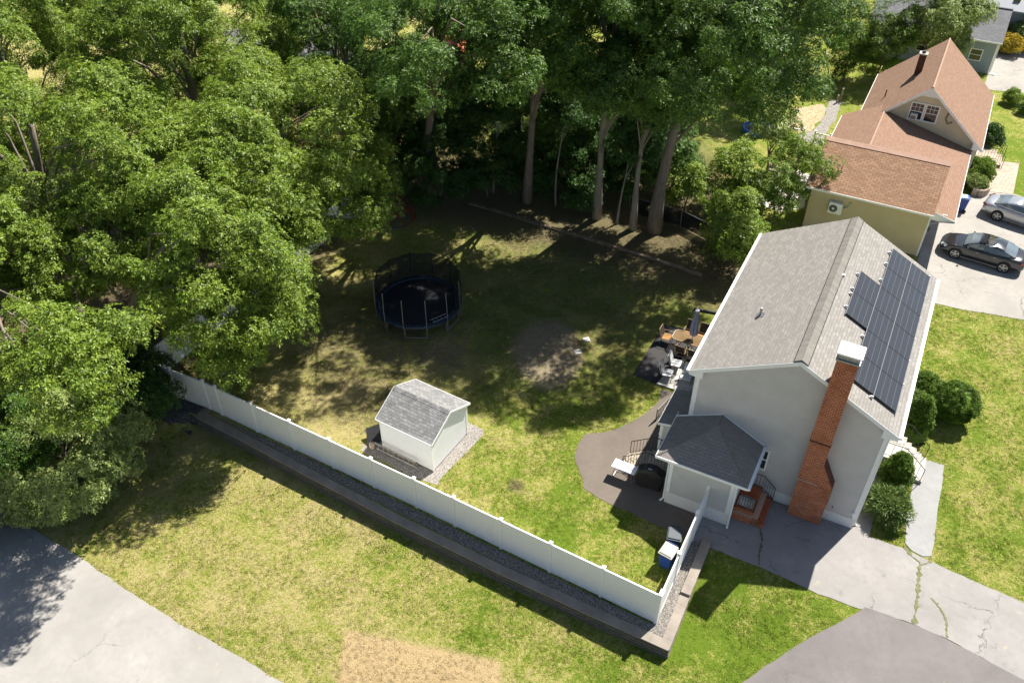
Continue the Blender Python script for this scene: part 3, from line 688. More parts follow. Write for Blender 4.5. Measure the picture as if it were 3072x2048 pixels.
# windows
window(house, 'y', -4.86, -4.14, 1.72, 2.82, 0, -1)
for yy in (1.6, 4.6, 8.6): window(house, 'x', yy-.45, yy+.45, 3.6, 4.9, 0, 1, 3)
for yy in (3.2, 6.2, 9.0): window(house, 'x', yy-.45, yy+.45, 3.6, 4.9, -W_, -1, 3)
m = MB(); m.box(.003, .05, 4.1, 5.05, 1.0, 3.05); d_ = m.build('door', M['white'], house); MB().tube([(.05, 4.2, 1.95), (.1, 4.2, 1.95)], .03, 8).build('handle', M['alu'], d_)
MB().cbox((-.12, -.03, .92), .12, .05, .14).build('meter_box', M['white'], house)
MB().tube([(-1.0, -.02, .95), (-1.0, -.08, .95), (-1.0, -.09, .88)], .018, 6).build('spigot', M['black_metal'], house)
# mudroom
mud = empty('mudroom', (*HC, 0), HR, 'small entry room with a hip roof against the gable wall of the grey house', 'annex')
m = MB(); m.box(-7.70, -4.88, -2.32, -.026, -.1, 2.98); m.build('wall', M['siding_grey'], mud)
MB().box(-7.72, -4.86, -2.345, -.03, -.2, .74).build('foundation', M['found'], mud)
E0, xa, xb, yf, yr = 3.05, -8.30, -4.38, -2.66, -.72; xr = -6.34; zk = 4.02
m = MB()
L0, L1 = (xa, yf, E0), (xb, yf, E0); K0, K1 = (xr, yr, zk), (xr, -.03, zk)
m.add([L0, L1, K0, K1, (xa, -.03, E0), (xb, -.03, E0)], [(0, 1, 2), (1, 5, 3, 2), (0, 2, 3, 4)])
n0 = len(m.v); m.add([(v_[0], v_[1], v_[2]-.09) for v_ in (L0, L1, K0, K1, (xa, -.03, E0), (xb, -.03, E0))], [(2, 1, 0), (2, 3, 5, 1), (4, 3, 2, 0)])
m.f += [(0, 6, 7, 1), (1, 7, 11, 5), (0, 4, 10, 6), (4, 3, 9, 10), (3, 5, 11, 9)]; m.mi += [0]*5
mroof = m.build('roof', M['roof_grey_y'], mud)
m = MB(); m.tube([(xr, yr, zk+.012), (xa+.02, yf+.02, E0+.012)], .045, 6); m.tube([(xr, yr, zk+.012), (xb-.02, yf+.02, E0+.012)], .045, 6); m.tube([(xr, -.04, zk+.012), (xr, yr, zk+.012)], .045, 6); m.build('hip_cap', M['cap_grey'], mroof)
m = MB(); m.box(xa-.012, xb+.012, yf-.03, yf-.002, E0-.12, E0+.012); m.box(xa-.03, xa-.002, yf-.03, .30, E0-.12, E0+.01)
m.ext([(xa, E0+.01), (xr, zk+.03), (xb, E0+.01), (xb, E0+.06), (xr, zk+.09), (xa, E0+.06)], 'y', -.05, -.012); m.build('trim', M['white'], mud)
gutter(xb+.002, yf, -.05, E0, 1, mud)
m = MB(); m.box(xa, xb, yf, -.03, E0-.125, E0-.10); m.build('soffit', M['white'], mud)
m = MB(); m.box(-7.722, -7.56, -2.343, -2.322, .74, 2.92); m.box(-5.04, -4.858, -2.343, -2.322, .74, 2.92); m.box(-4.878, -4.858, -2.32, -2.16, .74, 2.92); m.build('corner_board', M['white'], mud)
downspout(mud, -7.78, -2.28, 0, 2.9, (-.12, -.1)); downspout(mud, -4.80, -2.42, 0, 2.9, (.02, -.1))
m = MB(); m.box(-4.878, -4.83, -1.5, -.6, .5, 2.55); m.build('door', M['white'], mud)
# brick stoop with iron railings
stoop = empty('brick_stoop', LW(-4.85, -1.85), HR, 'red brick steps with black iron railings beside the small entry room', 'steps')
m = MB(); m.box(.02, .90, .15, 1.75, -.1, .62); m.box(.90, 1.15, .08, 1.75, -.1, .42); m.box(1.15, 1.42, .02, 1.75, -.1, .22); m.box(.02, .9, 0, .15, -.1, .42); m.build('steps', M['brick'], stoop)
def railing(name, parent, pts, h, n, mat='black_metal', r=.014, low=.12):
    P = [Vector(p) for p in pts]; m = MB()
    m.tube([p+Vector((0, 0, h)) for p in P], r*1.35, 6); m.tube([p+Vector((0, 0, low)) for p in P], r, 6)
    L = [0]
    for a, b in zip(P, P[1:]): L.append(L[-1]+(b-a).length)
    for i in range(n):
        s_ = L[-1]*i/(n-1); k = max(j for j in range(len(L)-1) if L[j] <= s_+1e-9); q = P[k].lerp(P[k+1], (s_-L[k])/(L[k+1]-L[k]))
        e = i in (0, n-1); m.tube([q+Vector((0, 0, 0 if e else low)), q+Vector((0, 0, h))], r*(1.3 if e else .8), 5)
    return m.build(name, M[mat], parent)
railing('railing', stoop, [(.1, .2, .62), (.9, .2, .62)], .82, 8)
railing('railing', stoop, [(.1, 1.68, .62), (.85, 1.68, .62), (1.42, 1.68, .1)], .82, 11)
MB().box(.12, .80, .35, .95, .622, .64).build('welcome_mat', M['slab'], stoop)
# rear vestibule and landing
ves = empty('side_porch', LW(-7.73, -.4), HR, 'narrow enclosed porch with a flat dark roof on the back side of the grey house', 'porch')
m = MB(); m.box(-1.12, -.03, .05, 2.2, 0, 2.55); m.build('wall', M['siding_grey'], ves)
MB().slabq([(-1.25, 0, 2.68), (-.03, 0, 2.95), (-.03, 2.4, 2.95), (-1.25, 2.4, 2.68)], .09).build('roof', M['roof_grey_y'], ves)
m = MB(); m.ext([(-1.26, 2.67), (-.03, 2.94), (-.03, 2.82), (-1.26, 2.55)], 'y', -.03, -.002); m.box(-1.14, -1.0, .025, .048, 0, 2.5); m.box(-1.28, -1.252, 0, 2.4, 2.56, 2.69); m.build('trim', M['white'], ves)
land = empty('back_steps', LW(-7.73, -1.5), HR, 'weathered wooden landing and steps with thin black railings behind the grill', 'steps')
m = MB(); m.box(-1.3, -.04, .02, 1.12, .78, .84); m.box(-1.28, -.05, .05, 1.1, 0, .78)
for i in range(4): m.box(-1.3-.28*(i+1), -1.3-.28*i, .04, 1.1, 0, .68-.17*i)
m.build('steps', M['tan_wood'], land)
railing('railing', land, [(-.1, .04, .84), (-1.3, .04, .84), (-2.35, .04, .05)], .85, 17)
railing('railing', land, [(-.1, 1.08, .84), (-1.3, 1.08, .84), (-2.35, 1.08, .05)], .85, 15)
t_ = empty('handrail', LW(-9.55, 3.1), HR, 'short black handrail at the edge of the back path', 'railing')
railing('rail', t_, [(0, 0, 0), (-.2, -.9, 0)], .8, 7, r=.02)
MB().tube([(0, 0, .8), (.5, .1, .8), (.5, .1, 0)], .02, 6).build('post', M['black_metal'], t_)
st2 = tag(MB().box(-9.35, -8.75, 1.4, 4.1, .02, .07).build('stepping_slab', M['slab'], None, loc=(*HC, 0), rotz=HR), 'narrow pale slab path along the back wall', 'slab')
# front steps of the house (street side)
fs = empty('front_steps', LW(0, 3.9), HR, 'pale front steps with a thin railing between the clipped evergreens', 'steps')
m = MB(); m.box(.03, 1.25, 0, 1.7, 0, 1.0)
for i in range(4): m.box(1.25+.27*i, 1.25+.27*(i+1), .05, 1.65, 0, .8-.2*i)
m.build('steps', M['concrete'], fs)
railing('railing', fs, [(.1, .05, 1.0), (1.25, .05, 1.0), (2.25, .05, .1)], .85, 9); railing('railing', fs, [(.1, 1.65, 1.0), (1.25, 1.65, 1.0), (2.25, 1.65, .1)], .85, 9)

# ------------------------------------------------------------------ white vinyl fences
def fence(name, pts, label, h=1.83, zf=None, post_at=None):
    root = empty(name, (pts[0][0], pts[0][1], 0), 0, label, 'fence'); o = Vector(pts[0])
    P = [Vector(p)-o for p in pts]; zz = zf or (lambda p: 0)
    for i, p in enumerate(P):
        d = (P[min(i+1, len(P)-1)]-P[max(i-1, 0)]).normalized(); rot = Matrix.Rotation(math.atan2(d.y, d.x), 3, 'Z'); z = zz(p+o)
        po = MB().cbox((p.x, p.y, z+(h+.08)/2-.1), .128, .128, h+.28, rot).build('post', M['vinyl'], root)
        c = MB().cbox((p.x, p.y, z+h+.135), .165, .165, .03, rot)
        k = len(c.v); b = Vector((p.x, p.y, z+h+.15)); q = [b+rot@Vector((sx*.08, sy*.08, 0)) for sx, sy in ((-1, -1), (1, -1), (1, 1), (-1, 1))]
        c.add([*q, b+Vector((0, 0, .06))], [(0, 1, 4), (1, 2, 4), (2, 3, 4), (3, 0, 4)]); c.build('post_cap', M['vinyl'], po)
    pn = MB()
    for a, b in zip(P, P[1:]):
        d = b-a; L = d.length; rot = Matrix.Rotation(math.atan2(d.y, d.x), 3, 'Z'); za, zb = zz(a+o), zz(b+o); c = (a+b)/2; zc = (za+zb)/2
        sh = Matrix(((1, 0, 0), (0, 1, 0), ((zb-za)/L, 0, 1)))
        m = MB(); rr = rot@sh
        m.cbox((c.x, c.y, zc+h/2+.04), L-.13, .045, h-.1, rr)
        n_ = int(L/.15)
        for i in range(1, n_):
            u = -L/2+L*i/n_; q = Vector((c.x, c.y, 0))+rot@Vector((u, 0, 0)); m.cbox((q.x, q.y, zc+(zb-za)*u/L+h/2+.04), .014, .052, h-.3, rr)
        m.build('panel', M['vinyl'], root)
        m = MB(); m.cbox((c.x, c.y, zc+h-.02), L-.13, .06, .13, rr); m.cbox((c.x, c.y, zc+.10), L-.13, .06, .14, rr); m.build('rail', M['vinyl'], root)
    return root
FA = [(-18.48, 32.30), (-16.85, 31.40), (-14.98, 30.52), (-14.28, 30.12), (-12.30, 28.99), (-10.27, 27.84), (-8.26, 26.70), (-6.22, 25.54), (-4.22, 24.40), (-2.46, 23.38), (-.46, 22.22), (1.55, 21.05), (3.57, 19.88), (5.64, 18.68)]
fence('vinyl_fence', FA, 'long white vinyl fence running above the block retaining wall')
fence('vinyl_fence', [(5.72, 18.82), (6.62, 20.57), (7.68, 22.60), (8.36, 23.93)], 'short white vinyl fence between the bins and the driveway')
sd_ = [(-18.42+.4585*2.35*i, 32.45+.8887*2.35*i) for i in range(9)]
fence('vinyl_fence', sd_, 'white vinyl side fence half hidden under the oaks behind the trampoline')

# ------------------------------------------------------------------ block retaining wall
rw = empty('retaining_wall', (-15.5, 30, 0), 0, 'low retaining wall of brown blocks with flat cap stones in front of the white fence', 'wall')
def wall_run(pts, th, zt, zb, name='wall', seed=0):
    o = Vector((-15.5, 30)); P = [Vector(p) for p in pts]
    for a, b in zip(P, P[1:]):
        d = b-a; L = d.length; an = math.atan2(d.y, d.x)
        nrows = max(1, round((zt-zb)/.15))
        m = MB()
        for k in range(nrows):
            z1 = zt-.06-k*.15; set_ = .018*(k)
            m.box(-.01, L+.01, .02-set_, th-.03, z1-.147, z1)
        ob = m.build('wall', M['block'], rw, loc=(a.x-o.x, a.y-o.y, 0), rotz=an)
        m = MB(); x = 0; rnd = random.Random(seed+int(L*100))
        while x < L-.02:
            l_ = min(.42, L-x); m.box(x+.0025, x+l_-.0025, -.02+rnd.uniform(-.004, .004), th-.02, zt-.06+.002, zt+rnd.uniform(-.002, .002)); x += l_
        m.build('cap_stone', M['blockcap'], ob)
front = [(-15.57, 29.95), (-12.5, 28.1), (-9.54, 26.25), (-5.1, 23.55), (-.51, 20.93), (2.7, 19.2), (5.98, 17.48)]
wall_run(front, .42, .05, -.70)
wall_run([(-15.1, 30.85), (-15.62, 30.0)], .40, .05, -.75)
wall_run([(6.0, 17.50), (7.15, 19.82)], .40, .04, -.75)
wall_run([(7.15, 19.82), (8.52, 22.5)], .40, .16, -.45)

# ------------------------------------------------------------------ garden shed
sh_a = math.atan2(.52, -.854)   # along the long side
shed = empty('garden_shed', (-3.62, 26.43, 0), sh_a, 'small white garden shed with a grey shingle gable roof', 'shed')
# local x along (-.854,.52); local y = rotated +90 = (-.52,-.854) -> depth is negative y
SWd, SDp = 2.92, 2.86
m = MB(); m.ext([(0, .08), (0, 1.95), (-SDp/2, 2.70), (-SDp, 1.95), (-SDp, .08)], 'x', 0, SWd); m.build('wall', M['siding_white'], shed)
MB().box(.04, SWd-.04, -SDp+.04, -.04, -.05, .08).build('base', M['timber'], shed)
ze, zk2 = 2.0, 2.80; y0, y1 = .13, -SDp-.13; ym = -SDp/2
m = MB(); m.slabq([(-.12, y0, ze), (SWd+.12, y0, ze), (SWd+.12, ym, zk2), (-.12, ym, zk2)], .06); m.slabq([(-.12, ym, zk2), (SWd+.12, ym, zk2), (SWd+.12, y1, ze), (-.12, y1, ze)], .06)
sr = m.build('roof', M['roof_shed'], shed)
m = MB(); m.slabq([(-.12, ym+.16, zk2-.065), (SWd+.12, ym+.16, zk2-.065), (SWd+.12, ym, zk2+.022), (-.12, ym, zk2+.022)], .02); m.slabq([(-.12, ym, zk2+.022), (SWd+.12, ym, zk2+.022), (SWd+.12, ym-.16, zk2-.065), (-.12, ym-.16, zk2-.065)], .02); m.build('ridge_cap', M['roof_shed'], sr)
m = MB()
for xx in (-.142, SWd+.122): m.ext([(y0, ze), (ym, zk2), (y1, ze), (y1, ze-.10), (ym, zk2-.10), (y0, ze-.10)], 'x', xx, xx+.02)
m.box(-.12, SWd+.12, y0+.002, y0+.022, ze-.08, ze-.004); m.box(-.12, SWd+.12, y1-.022, y1-.002, ze-.08, ze-.004)
for xx in (-.015, SWd-.075):
    m.box(xx, xx+.09, .003, .018, .08, 1.93); m.box(xx, xx+.09, -SDp-.018, -SDp-.003, .08, 1.93)
m.box(-.018, -.003, -.09, .015, .08, 1.95); m.box(-.018, -.003, -SDp-.015, -SDp+.09, .08, 1.95); m.build('trim', M['white'], shed)
m = MB(); m.box(.9, 1.9, -SDp-.03, -SDp-.02, .12, 1.85); m.build('door', M['siding_white'], shed)
# things kept behind the shed
lad = empty('ladder', (-4.42, 26.62, .05), R(149), 'grey aluminium extension ladder lying along the shed wall on its side', 'ladder')
m = MB()
for z in (.04, .40): m.box(0, 2.35, -.02, .02, z-.035, z+.035)
m.build('side_rail', M['alu'], lad)
m = MB()
for i in range(8): m.tube([(.15+.29*i, 0, .04), (.15+.29*i, 0, .40)], .016, 6)
m.build('rung', M['alu'], lad)
lum = empty('board_stack', (-4.2, 26.85, .02), R(149), 'weathered grey boards stacked beside the ladder at the shed', 'lumber')
rnd = random.Random(4); m = MB()
for i in range(5): m.cbox((1.25+rnd.uniform(-.1, .1), .06+(i % 3)*.1-.1, .05+.06*(i//3)), 2.3+rnd.uniform(-.3, .2), .09, .05, Matrix.Rotation(rnd.uniform(-.03, .03), 3, 'Z'))
m.build('board', M['tan_wood'], lum)
can = empty('gas_cylinder', (-6.62, 27.92, 0), 0, 'small rusty pale gas cylinder at the corner of the shed', 'cylinder')
MB().tube([(0, 0, .02), (0, 0, .08), (0, 0, .30), (0, 0, .38), (0, 0, .41)], [.12, .155, .155, .10, .04], 14).build('tank', plain("rusty_paint", (.42, .34, .27), .6, .3, 0, .35, 8), can, smooth=True)
MB().tube([(0, 0, .41), (0, 0, .47)], .02, 8).build('valve', M['black_metal'], can)
sheet = MB(); sheet.add([(-.5, -.3, .05), (.35, -.35, .05), (.5, .3, .6), (-.3, .35, .55), (-.45, -.25, .02), (.3, -.3, .02), (.45, .33, .57), (-.25, .38, .52)], [(0, 1, 2, 3), (7, 6, 5, 4), (0, 4, 5, 1), (1, 5, 6, 2), (2, 6, 7, 3), (3, 7, 4, 0)])
tag(sheet.build('plastic_sheet', M['black_metal'], None, loc=(-6.55, 28.5, 0), rotz=.5), 'crumpled black plastic sheet propped at the end of the shed', 'sheet')

# ------------------------------------------------------------------ trampoline
tr = empty('trampoline', (-5.2, 38.15, 0), 0, 'large round trampoline with a black net and dark blue spring pad', 'trampoline')
TR, TZ = 2.28, .85
M['mat_black'] = plain("jump_mat", (.010, .011, .016), .65, .3); M['pad_blue'] = plain("blue_pad", (.006, .020, .040), .5, .4, 0, .2, 5)
m = MB(); n = 64
m.add([(TR*.925*math.cos(2*math.pi*i/n), TR*.925*math.sin(2*math.pi*i/n), TZ-.02) for i in range(n)]+[(0, 0, TZ-.05)], [(i, (i+1) % n, n) for i in range(n)]); m.build('jump_mat', M['mat_black'], tr, fixn=True)
m = MB(); vs = []
for i in range(n):
    a = 2*math.pi*i/n
    for r_, z_ in ((TR*.92, TZ+.0), (TR*.94, TZ+.05), (TR*1.03, TZ+.05), (TR*1.05, TZ-.06), (TR*1.02, TZ-.07), (TR*.93, TZ-.03)): vs.append((r_*math.cos(a), r_*math.sin(a), z_))
m.add(vs, [(6*i+k, 6*((i+1) % n)+k, 6*((i+1) % n)+(k+1) % 6, 6*i+(k+1) % 6) for i in range(n) for k in range(6)]); m.build('spring_pad', M['pad_blue'], tr, smooth=False)
m = MB()
for i in range(96):
    a = 2*math.pi*(i+.5)/96
    if i % 4 < 2: m.cbox((TR*.97*math.cos(a), TR*.97*math.sin(a), TZ+.053), .05, .02, .008, Matrix.Rotation(a, 3, 'Z'))
m.build('spring', M['grey_metal'], tr)
for k in range(6):
    a0 = R(-90+60*k); m = MB(); pts = []
    for s_ in (-1, 1):
        a = a0+s_*R(15); pts.append((TR*1.0*math.cos(a), TR*1.0*math.sin(a), TZ-.05)); pts.append((TR*1.0*math.cos(a), TR*1.0*math.sin(a), .05))
    m.tube([pts[0], pts[1], pts[3], pts[2]], .022, 8); m.build('leg', M['galv'], tr)
PZ = 2.62; PR = TR*1.06
for k in range(12):
    a = R(-75+30*k); c, s_ = math.cos(a), math.sin(a)
    p_ = MB().tube([(PR*c, PR*s_, .35), (PR*c, PR*s_, 1.5), (PR*.985*c, PR*.985*s_, PZ)], .02, 8).build('pole', M['black_metal'] if s_ > .2 else M['galv'], tr)
    MB().tube([(PR*.985*c, PR*.985*s_, PZ), (PR*.985*c, PR*.985*s_, PZ+.05)], .028, 8).build('pole_cap', M['galv'], p_)
t = NT("safety_net"); x, y, z = t.xyz(t.tc)
tb = t.n.new("ShaderNodeBsdfTransparent"); ms = t.n.new("ShaderNodeMixShader"); ms.inputs[0].default_value = .80
t.fin((.012, .014, .018, 1), .8, .2); t.l(tb.outputs[0], ms.inputs[1]); t.l(t.b.outputs[0], ms.inputs[2]); t.l(ms.outputs[0], t.out.inputs[0]); M['net'] = t.m
m = MB(); n = 72; vs = []
gaps = set()
for i in range(n+1):
    a = 2*math.pi*i/n+R(0); ph = abs(((math.degrees(a)+75) % 30)-15)/15; r_ = PR*(.945+.02*ph)
    sag = .04*(1-ph)
    for z_ in (TZ+.02, TZ+.6, TZ+1.2, PZ-.08-sag): vs.append((r_*math.cos(a), r_*math.sin(a), z_))
fs_ = []
for i in range(n):
    am = math.degrees(2*math.pi*(i+.5)/n)
    lowered = 205 < am < 335          # the front of the net has slid down
    for k in range(3):
        if lowered and k > 0: continue
        if lowered: continue
        fs_.append((4*i+k, 4*(i+1)+k, 4*(i+1)+k+1, 4*i+k+1))
m.add(vs, fs_); m.build('safety_net', M['net'], tr, fixn=False)
ld = empty('trampoline_ladder', (-3.95, 36.55, TZ+.06), R(35), 'small grey ladder lying on the pad of the trampoline', 'ladder')
m = MB(); m.tube([(-.5, -.12, .02), (.5, -.12, .02)], .015, 6); m.tube([(-.5, .14, .02), (.5, .14, .02)], .015, 6); m.build('side_rail', M['grey_metal'], ld)
m = MB()
for i in range(4): m.tube([(-.36+.24*i, -.12, .02), (-.36+.24*i, .14, .02)], .012, 6)
m.build('rung', M['grey_metal'], ld)
# climbing dome
M['dome_red'] = plain("red_tube", (.32, .03, .015), .4, .4); M['dome_blue'] = plain("blue_tube", (.012, .03, .16), .4, .4)
dm = empty('climbing_dome', (-7.7, 48.2, 0), 0, 'red and blue climbing dome of bars in the shade at the yard corner', 'climbing frame')
bm = bmesh.new(); bmesh.ops.create_icosphere(bm, subdivisions=2, radius=1.45)
ma, mb_ = MB(), MB()
for e in bm.edges:
    a, b = e.verts[0].co, e.verts[1].co
    if min(a.z, b.z) < -.2: continue
    (ma if (e.index % 3) else mb_).tube([(a.x, a.y, max(.02, a.z*1.05+.05)), (b.x, b.y, max(.02, b.z*1.05+.05))], .026, 6)
bm.free(); ma.build('red_bar', M['dome_red'], dm); mb_.build('blue_bar', M['dome_blue'], dm)
# timber edging across the back of the yard, covers in the lawn
def log(pts, r_, mat, label, cat, name):
    m = MB(); P = [Vector((*p, .06)) for p in pts]; o = P[0].copy()
    for a, b in zip(P, P[1:]):
        d = (b-a); rot = Matrix.Rotation(math.atan2(d.y, d.x), 3, 'Z'); c = (a+b)/2-o; m.cbox((c.x, c.y, .06), d.length-.015, r_*2, .16, rot)
    return tag(m.build(name, mat, None, loc=(o.x, o.y, 0), bevel=.015), label, cat)
lg = [(-2.85, 49.84), (-.5, 48.55), (1.79, 47.18), (4.0, 45.98), (6.08, 44.85), (8.7, 43.3), (11.3, 41.7)]
log(lg, .12, M['timber'], 'long row of dark landscape timbers edging the back of the lawn', 'edging', 'timber_edging')
log([(10.3, 38.45), (12.0, 37.95)], .06, M['black_metal'], 'short black edging strip beside the back corner of the grey house', 'edging', 'edging_strip')
for (x, y), lb in (((4.05, 35.84), 'small pale square cover in the lawn, nearer the back'), ((3.52, 34.84), 'small pale square cover in the lawn, nearer the shed')):
    tag(MB().cbox((0, 0, .02), .36, .36, .04).build('utility_cover', M['slab'], None, loc=(x, y, 0), rotz=.2, bevel=.01), lb, 'cover', 'covers set in the lawn')
# chain link fence with slats at the back
cl = empty('chain_fence', (9.3, 47.85, 0), 0, 'dark chain link fence behind the tall trunks', 'fence')
m = MB(); m2 = MB(); P = [(-1.6, .9), (0, 0), (1.5, -.8), (3.3, -2.75), (4.8, -4.3)]
for a, b in zip(P, P[1:]):
    m.tube([(a[0], a[1], 1.2), (b[0], b[1], 1.2)], .02, 6)
    m2.add([(a[0], a[1], .05), (b[0], b[1], .05), (b[0], b[1], 1.18), (a[0], a[1], 1.18)], [(0, 1, 2, 3)])
m.build('rail', M['galv'], cl); m2.build('mesh_panel', M['net'], cl)
for a in P: MB().tube([(a[0], a[1], 0), (a[0], a[1], 1.25)], .025, 6).build('post', M['galv'], cl)

# ------------------------------------------------------------------ neighbour's house with russet roofs
nh = empty('neighbour_house', (*HC, 0), HR, 'cream and ochre house with russet shingle roofs and a steep front gable', 'house')
m = MB(); m.box(-7.42, -.42, 22.87, 27.2, .02, 3.0); m.build('garage_wall', M['stucco'], nh)
m = MB(); m.box(-.42, .42, 23.3, 23.36, 2.4, 2.9); m.box(-.415, -.40, 22.9, 32.6, .02, 2.95); m.build('porch_wall', M['white'], nh)
m = MB(); m.box(-.47, -.38, 22.845, 22.868, .0, 2.98); m.box(-.418, -.385, 22.88, 22.97, 0, 2.98); m.build('corner_board', M['white'], nh)
m = MB(); m.box(-7.4, -.45, 27.2, 33.0, 0, 2.98); m.build('wall', M['siding_cream'], nh)
# front part: shingled slope towards the camera and its short back slope
m = MB(); m.slabq([(-7.72, 22.62, 3.05), (-.30, 22.62, 3.05), (-.22, 26.95, 4.42), (-7.72, 26.95, 4.42)], .1)
m.add([(-7.72, 26.95, 4.42), (-.22, 26.95, 4.42), (-.22, 27.25, 4.22), (-7.72, 27.25, 4.22), (-.22, 26.95, 3.0), (-7.72, 26.95, 3.0), (-7.72, 27.25, 3.0), (-.22, 27.25, 3.0)], [(0, 1, 2, 3), (1, 4, 7, 2), (0, 3, 6, 5)])
rf1 = m.build('roof', M['roof_red_y'], nh)
m = MB(); m.slabq([(-7.74, 26.62, 4.36), (-.20, 26.62, 4.36), (-.20, 26.97, 4.50), (-7.74, 26.97, 4.50)], .03); m.slabq([(-7.74, 26.97, 4.48), (-.20, 26.97, 4.48), (-.20, 27.27, 4.30), (-7.74, 27.27, 4.30)], .03); m.build('ridge_cap', M['red_cap'], rf1)
# link roof: long low slope to the street, short slope to the back
m = MB(); m.slabq([(-5.08, 27.0, 4.30), (.92, 27.0, 2.70), (.92, 32.95, 2.70), (-5.08, 32.95, 4.30)], .1)
m.slabq([(-.50, 23.2, 3.078), (.92, 23.2, 2.70), (.92, 27.0, 2.70), (-.50, 27.0, 3.078)], .1)
m.slabq([(-7.74, 27.2, 3.0), (-5.08, 27.2, 4.30), (-5.08, 33.9, 4.30), (-7.74, 33.9, 3.0)], .1); m.build('roof', M['roof_red_x'], nh)
MB().tube([(-5.08, 27.2, 4.27), (-5.08, 33.0, 4.27)], .07, 6).build('ridge_cap', M['red_cap'], nh)
m = MB(); m.box(-7.74, -.28, 22.59, 22.618, 2.93, 3.06); m.box(.922, .95, 23.18, 32.9, 2.58, 2.71); m.box(-7.77, -7.742, 27.2, 33.6, 2.88, 3.01); m.ext([(-.50, 3.06), (.94, 2.69), (.94, 2.56), (-.50, 2.56)], 'y', 23.17, 23.198); m.build('fascia', M['white'], nh)
gy0, gy1, zb_, zt_ = 32.7, 42.1, 3.0, 6.5
def zg(x): return zt_-(zt_-zb_)*abs(x+2.6)/4.1
m = MB(); m.ext([(-6.4, 0), (-6.4, zg(-6.4)-.1), (-2.6, zt_-.12), (1.2, zg(1.2)-.1), (1.2, 0)], 'y', 33.0, 41.9); m.build('gable_wall', M['siding_cream'], nh)
m = MB(); m.slabq([(-6.7, gy0, zb_), (-2.6, gy0, zt_), (-2.6, gy1, zt_), (-6.7, gy1, zb_)], .1); m.slabq([(-2.6, gy0, zt_), (1.5, gy0, zb_), (1.5, gy1, zb_), (-2.6, gy1, zt_)], .1); rf2 = m.build('roof', M['roof_red_x'], nh)
MB().tube([(-2.6, gy0, zt_-.02), (-2.6, gy1, zt_-.02)], .07, 6).build('ridge_cap', M['red_cap'], rf2)
m = MB()
for (xa, xb) in ((-6.7, -2.6), (-2.6, 1.5)):
    m.ext([(xa, zg(xa)-.012), (xb, zg(xb)-.012), (xb, zg(xb)-.22), (xa, zg(xa)-.22)], 'y', gy0-.024, gy0-.002)
m.ext([(1.5, zb_-.02), (.85, zg(.85)-.1), (.85, zb_-.15)], 'y', gy0-.02, gy0+.3); m.ext([(-3.15, zg(-3.15)-.2), (-2.6, zt_-.2), (-2.05, zg(-2.05)-.2)], 'y', gy0+.02, gy0+.28)
m.box(1.502, 1.53, gy0, gy1, zb_-.12, zb_+.01); m.box(-6.73, -6.702, gy0, gy1, zb_-.12, zb_+.01); m.build('rake_board', M['white'], nh)
m = MB(); m.box(-4.12, -3.66, 37.3, 37.75, zg(-4.1)-.2, 6.75); c_ = m.build('chimney', M['brick_dark'], nh); MB().box(-4.17, -3.61, 37.25, 37.8, 6.75, 6.84).build('chimney_cap', M['concrete'], c_); MB().tube([(-3.89, 37.52, 6.84), (-3.89, 37.52, 6.98)], .13, 10).build('flue', M['black_metal'], c_)
MB().tube([(-5.45, 35.6, zg(-5.45)-.1), (-5.45, 35.6, zg(-5.45)+.55)], .045, 8).build('vent_pipe', M['timber'], rf2)
window(nh, 'y', -3.50, -2.76, 4.08, 5.16, 33.0, -1, 3, .09); window(nh, 'y', -2.56, -1.84, 4.08, 5.16, 33.0, -1, 3, .09)
wa = MB().box(-3.42, -2.98, 32.72, 32.985, 4.10, 4.48).build('window_air_conditioner', M['white'], nh); MB().box(-3.38, -3.06, 32.71, 32.718, 4.14, 4.42).build('grille', M['grey_metal'], wa)
MB().tube([(-1.2, 32.97, 4.9), (-1.25, 32.9, 4.5), (-1.05, 32.9, 4.2), (-.8, 32.95, 4.35)], .03, 6).build('cable', M['black_metal'], nh)
MB().tube([(.98, 32.9, 3.0), (.9, 32.95, 2.4)], .04, 6).build('cable', M['black_metal'], nh)
ac = MB().box(-6.16, -5.34, 22.52, 22.80, 1.68, 2.42).build('air_conditioner', M['white'], nh, bevel=.02)
m = MB(); c0 = (-5.86, 22.515, 2.05)
m.tube([(c0[0], 22.518, c0[2]), (c0[0], 22.495, c0[2])], .25, 28); m.build('fan_grille', plain('dark_grille', (.13, .13, .13), .7, .2, 0, .5, 30), ac); MB().tube([(c0[0], 22.494, c0[2]), (c0[0], 22.485, c0[2])], .075, 14).build('fan_hub', M['white'], ac)
m = MB(); m.tube([(-5.32, 22.7, 2.15), (-5.1, 22.75, 2.2), (-5.0, 22.84, 2.35)], .035, 6); m.box(-5.10, -4.92, 22.80, 22.868, 2.30, 2.50); m.build('line_set', M['grey_metal'], ac)
m = MB(); m.box(-6.05, -6.0, 22.55, 22.868, 1.62, 1.67); m.box(-5.5, -5.45, 22.55, 22.868, 1.62, 1.67); m.build('bracket', M['grey_metal'], ac)
lamp = MB().box(-.36, -.24, 23.05, 23.17, 1.7, 1.95).build('wall_lantern', M['black_metal'], nh); MB().box(-.34, -.26, 23.045, 23.049, 1.74, 1.9).build('lantern_glass', M['glass'], lamp)
MB().tube([(.9, 23.15, 2.6), (.2, 23.1, 2.5), (-.38, 23.05, 2.2), (-.38, 23.05, .05)], .035, 6).build('downspout', M['grey_metal'], nh)
ft = empty('neighbour_front_steps', LW(1.35, 36.9), HR, 'pale steps with thin bars of railing by the russet roofed house', 'steps')
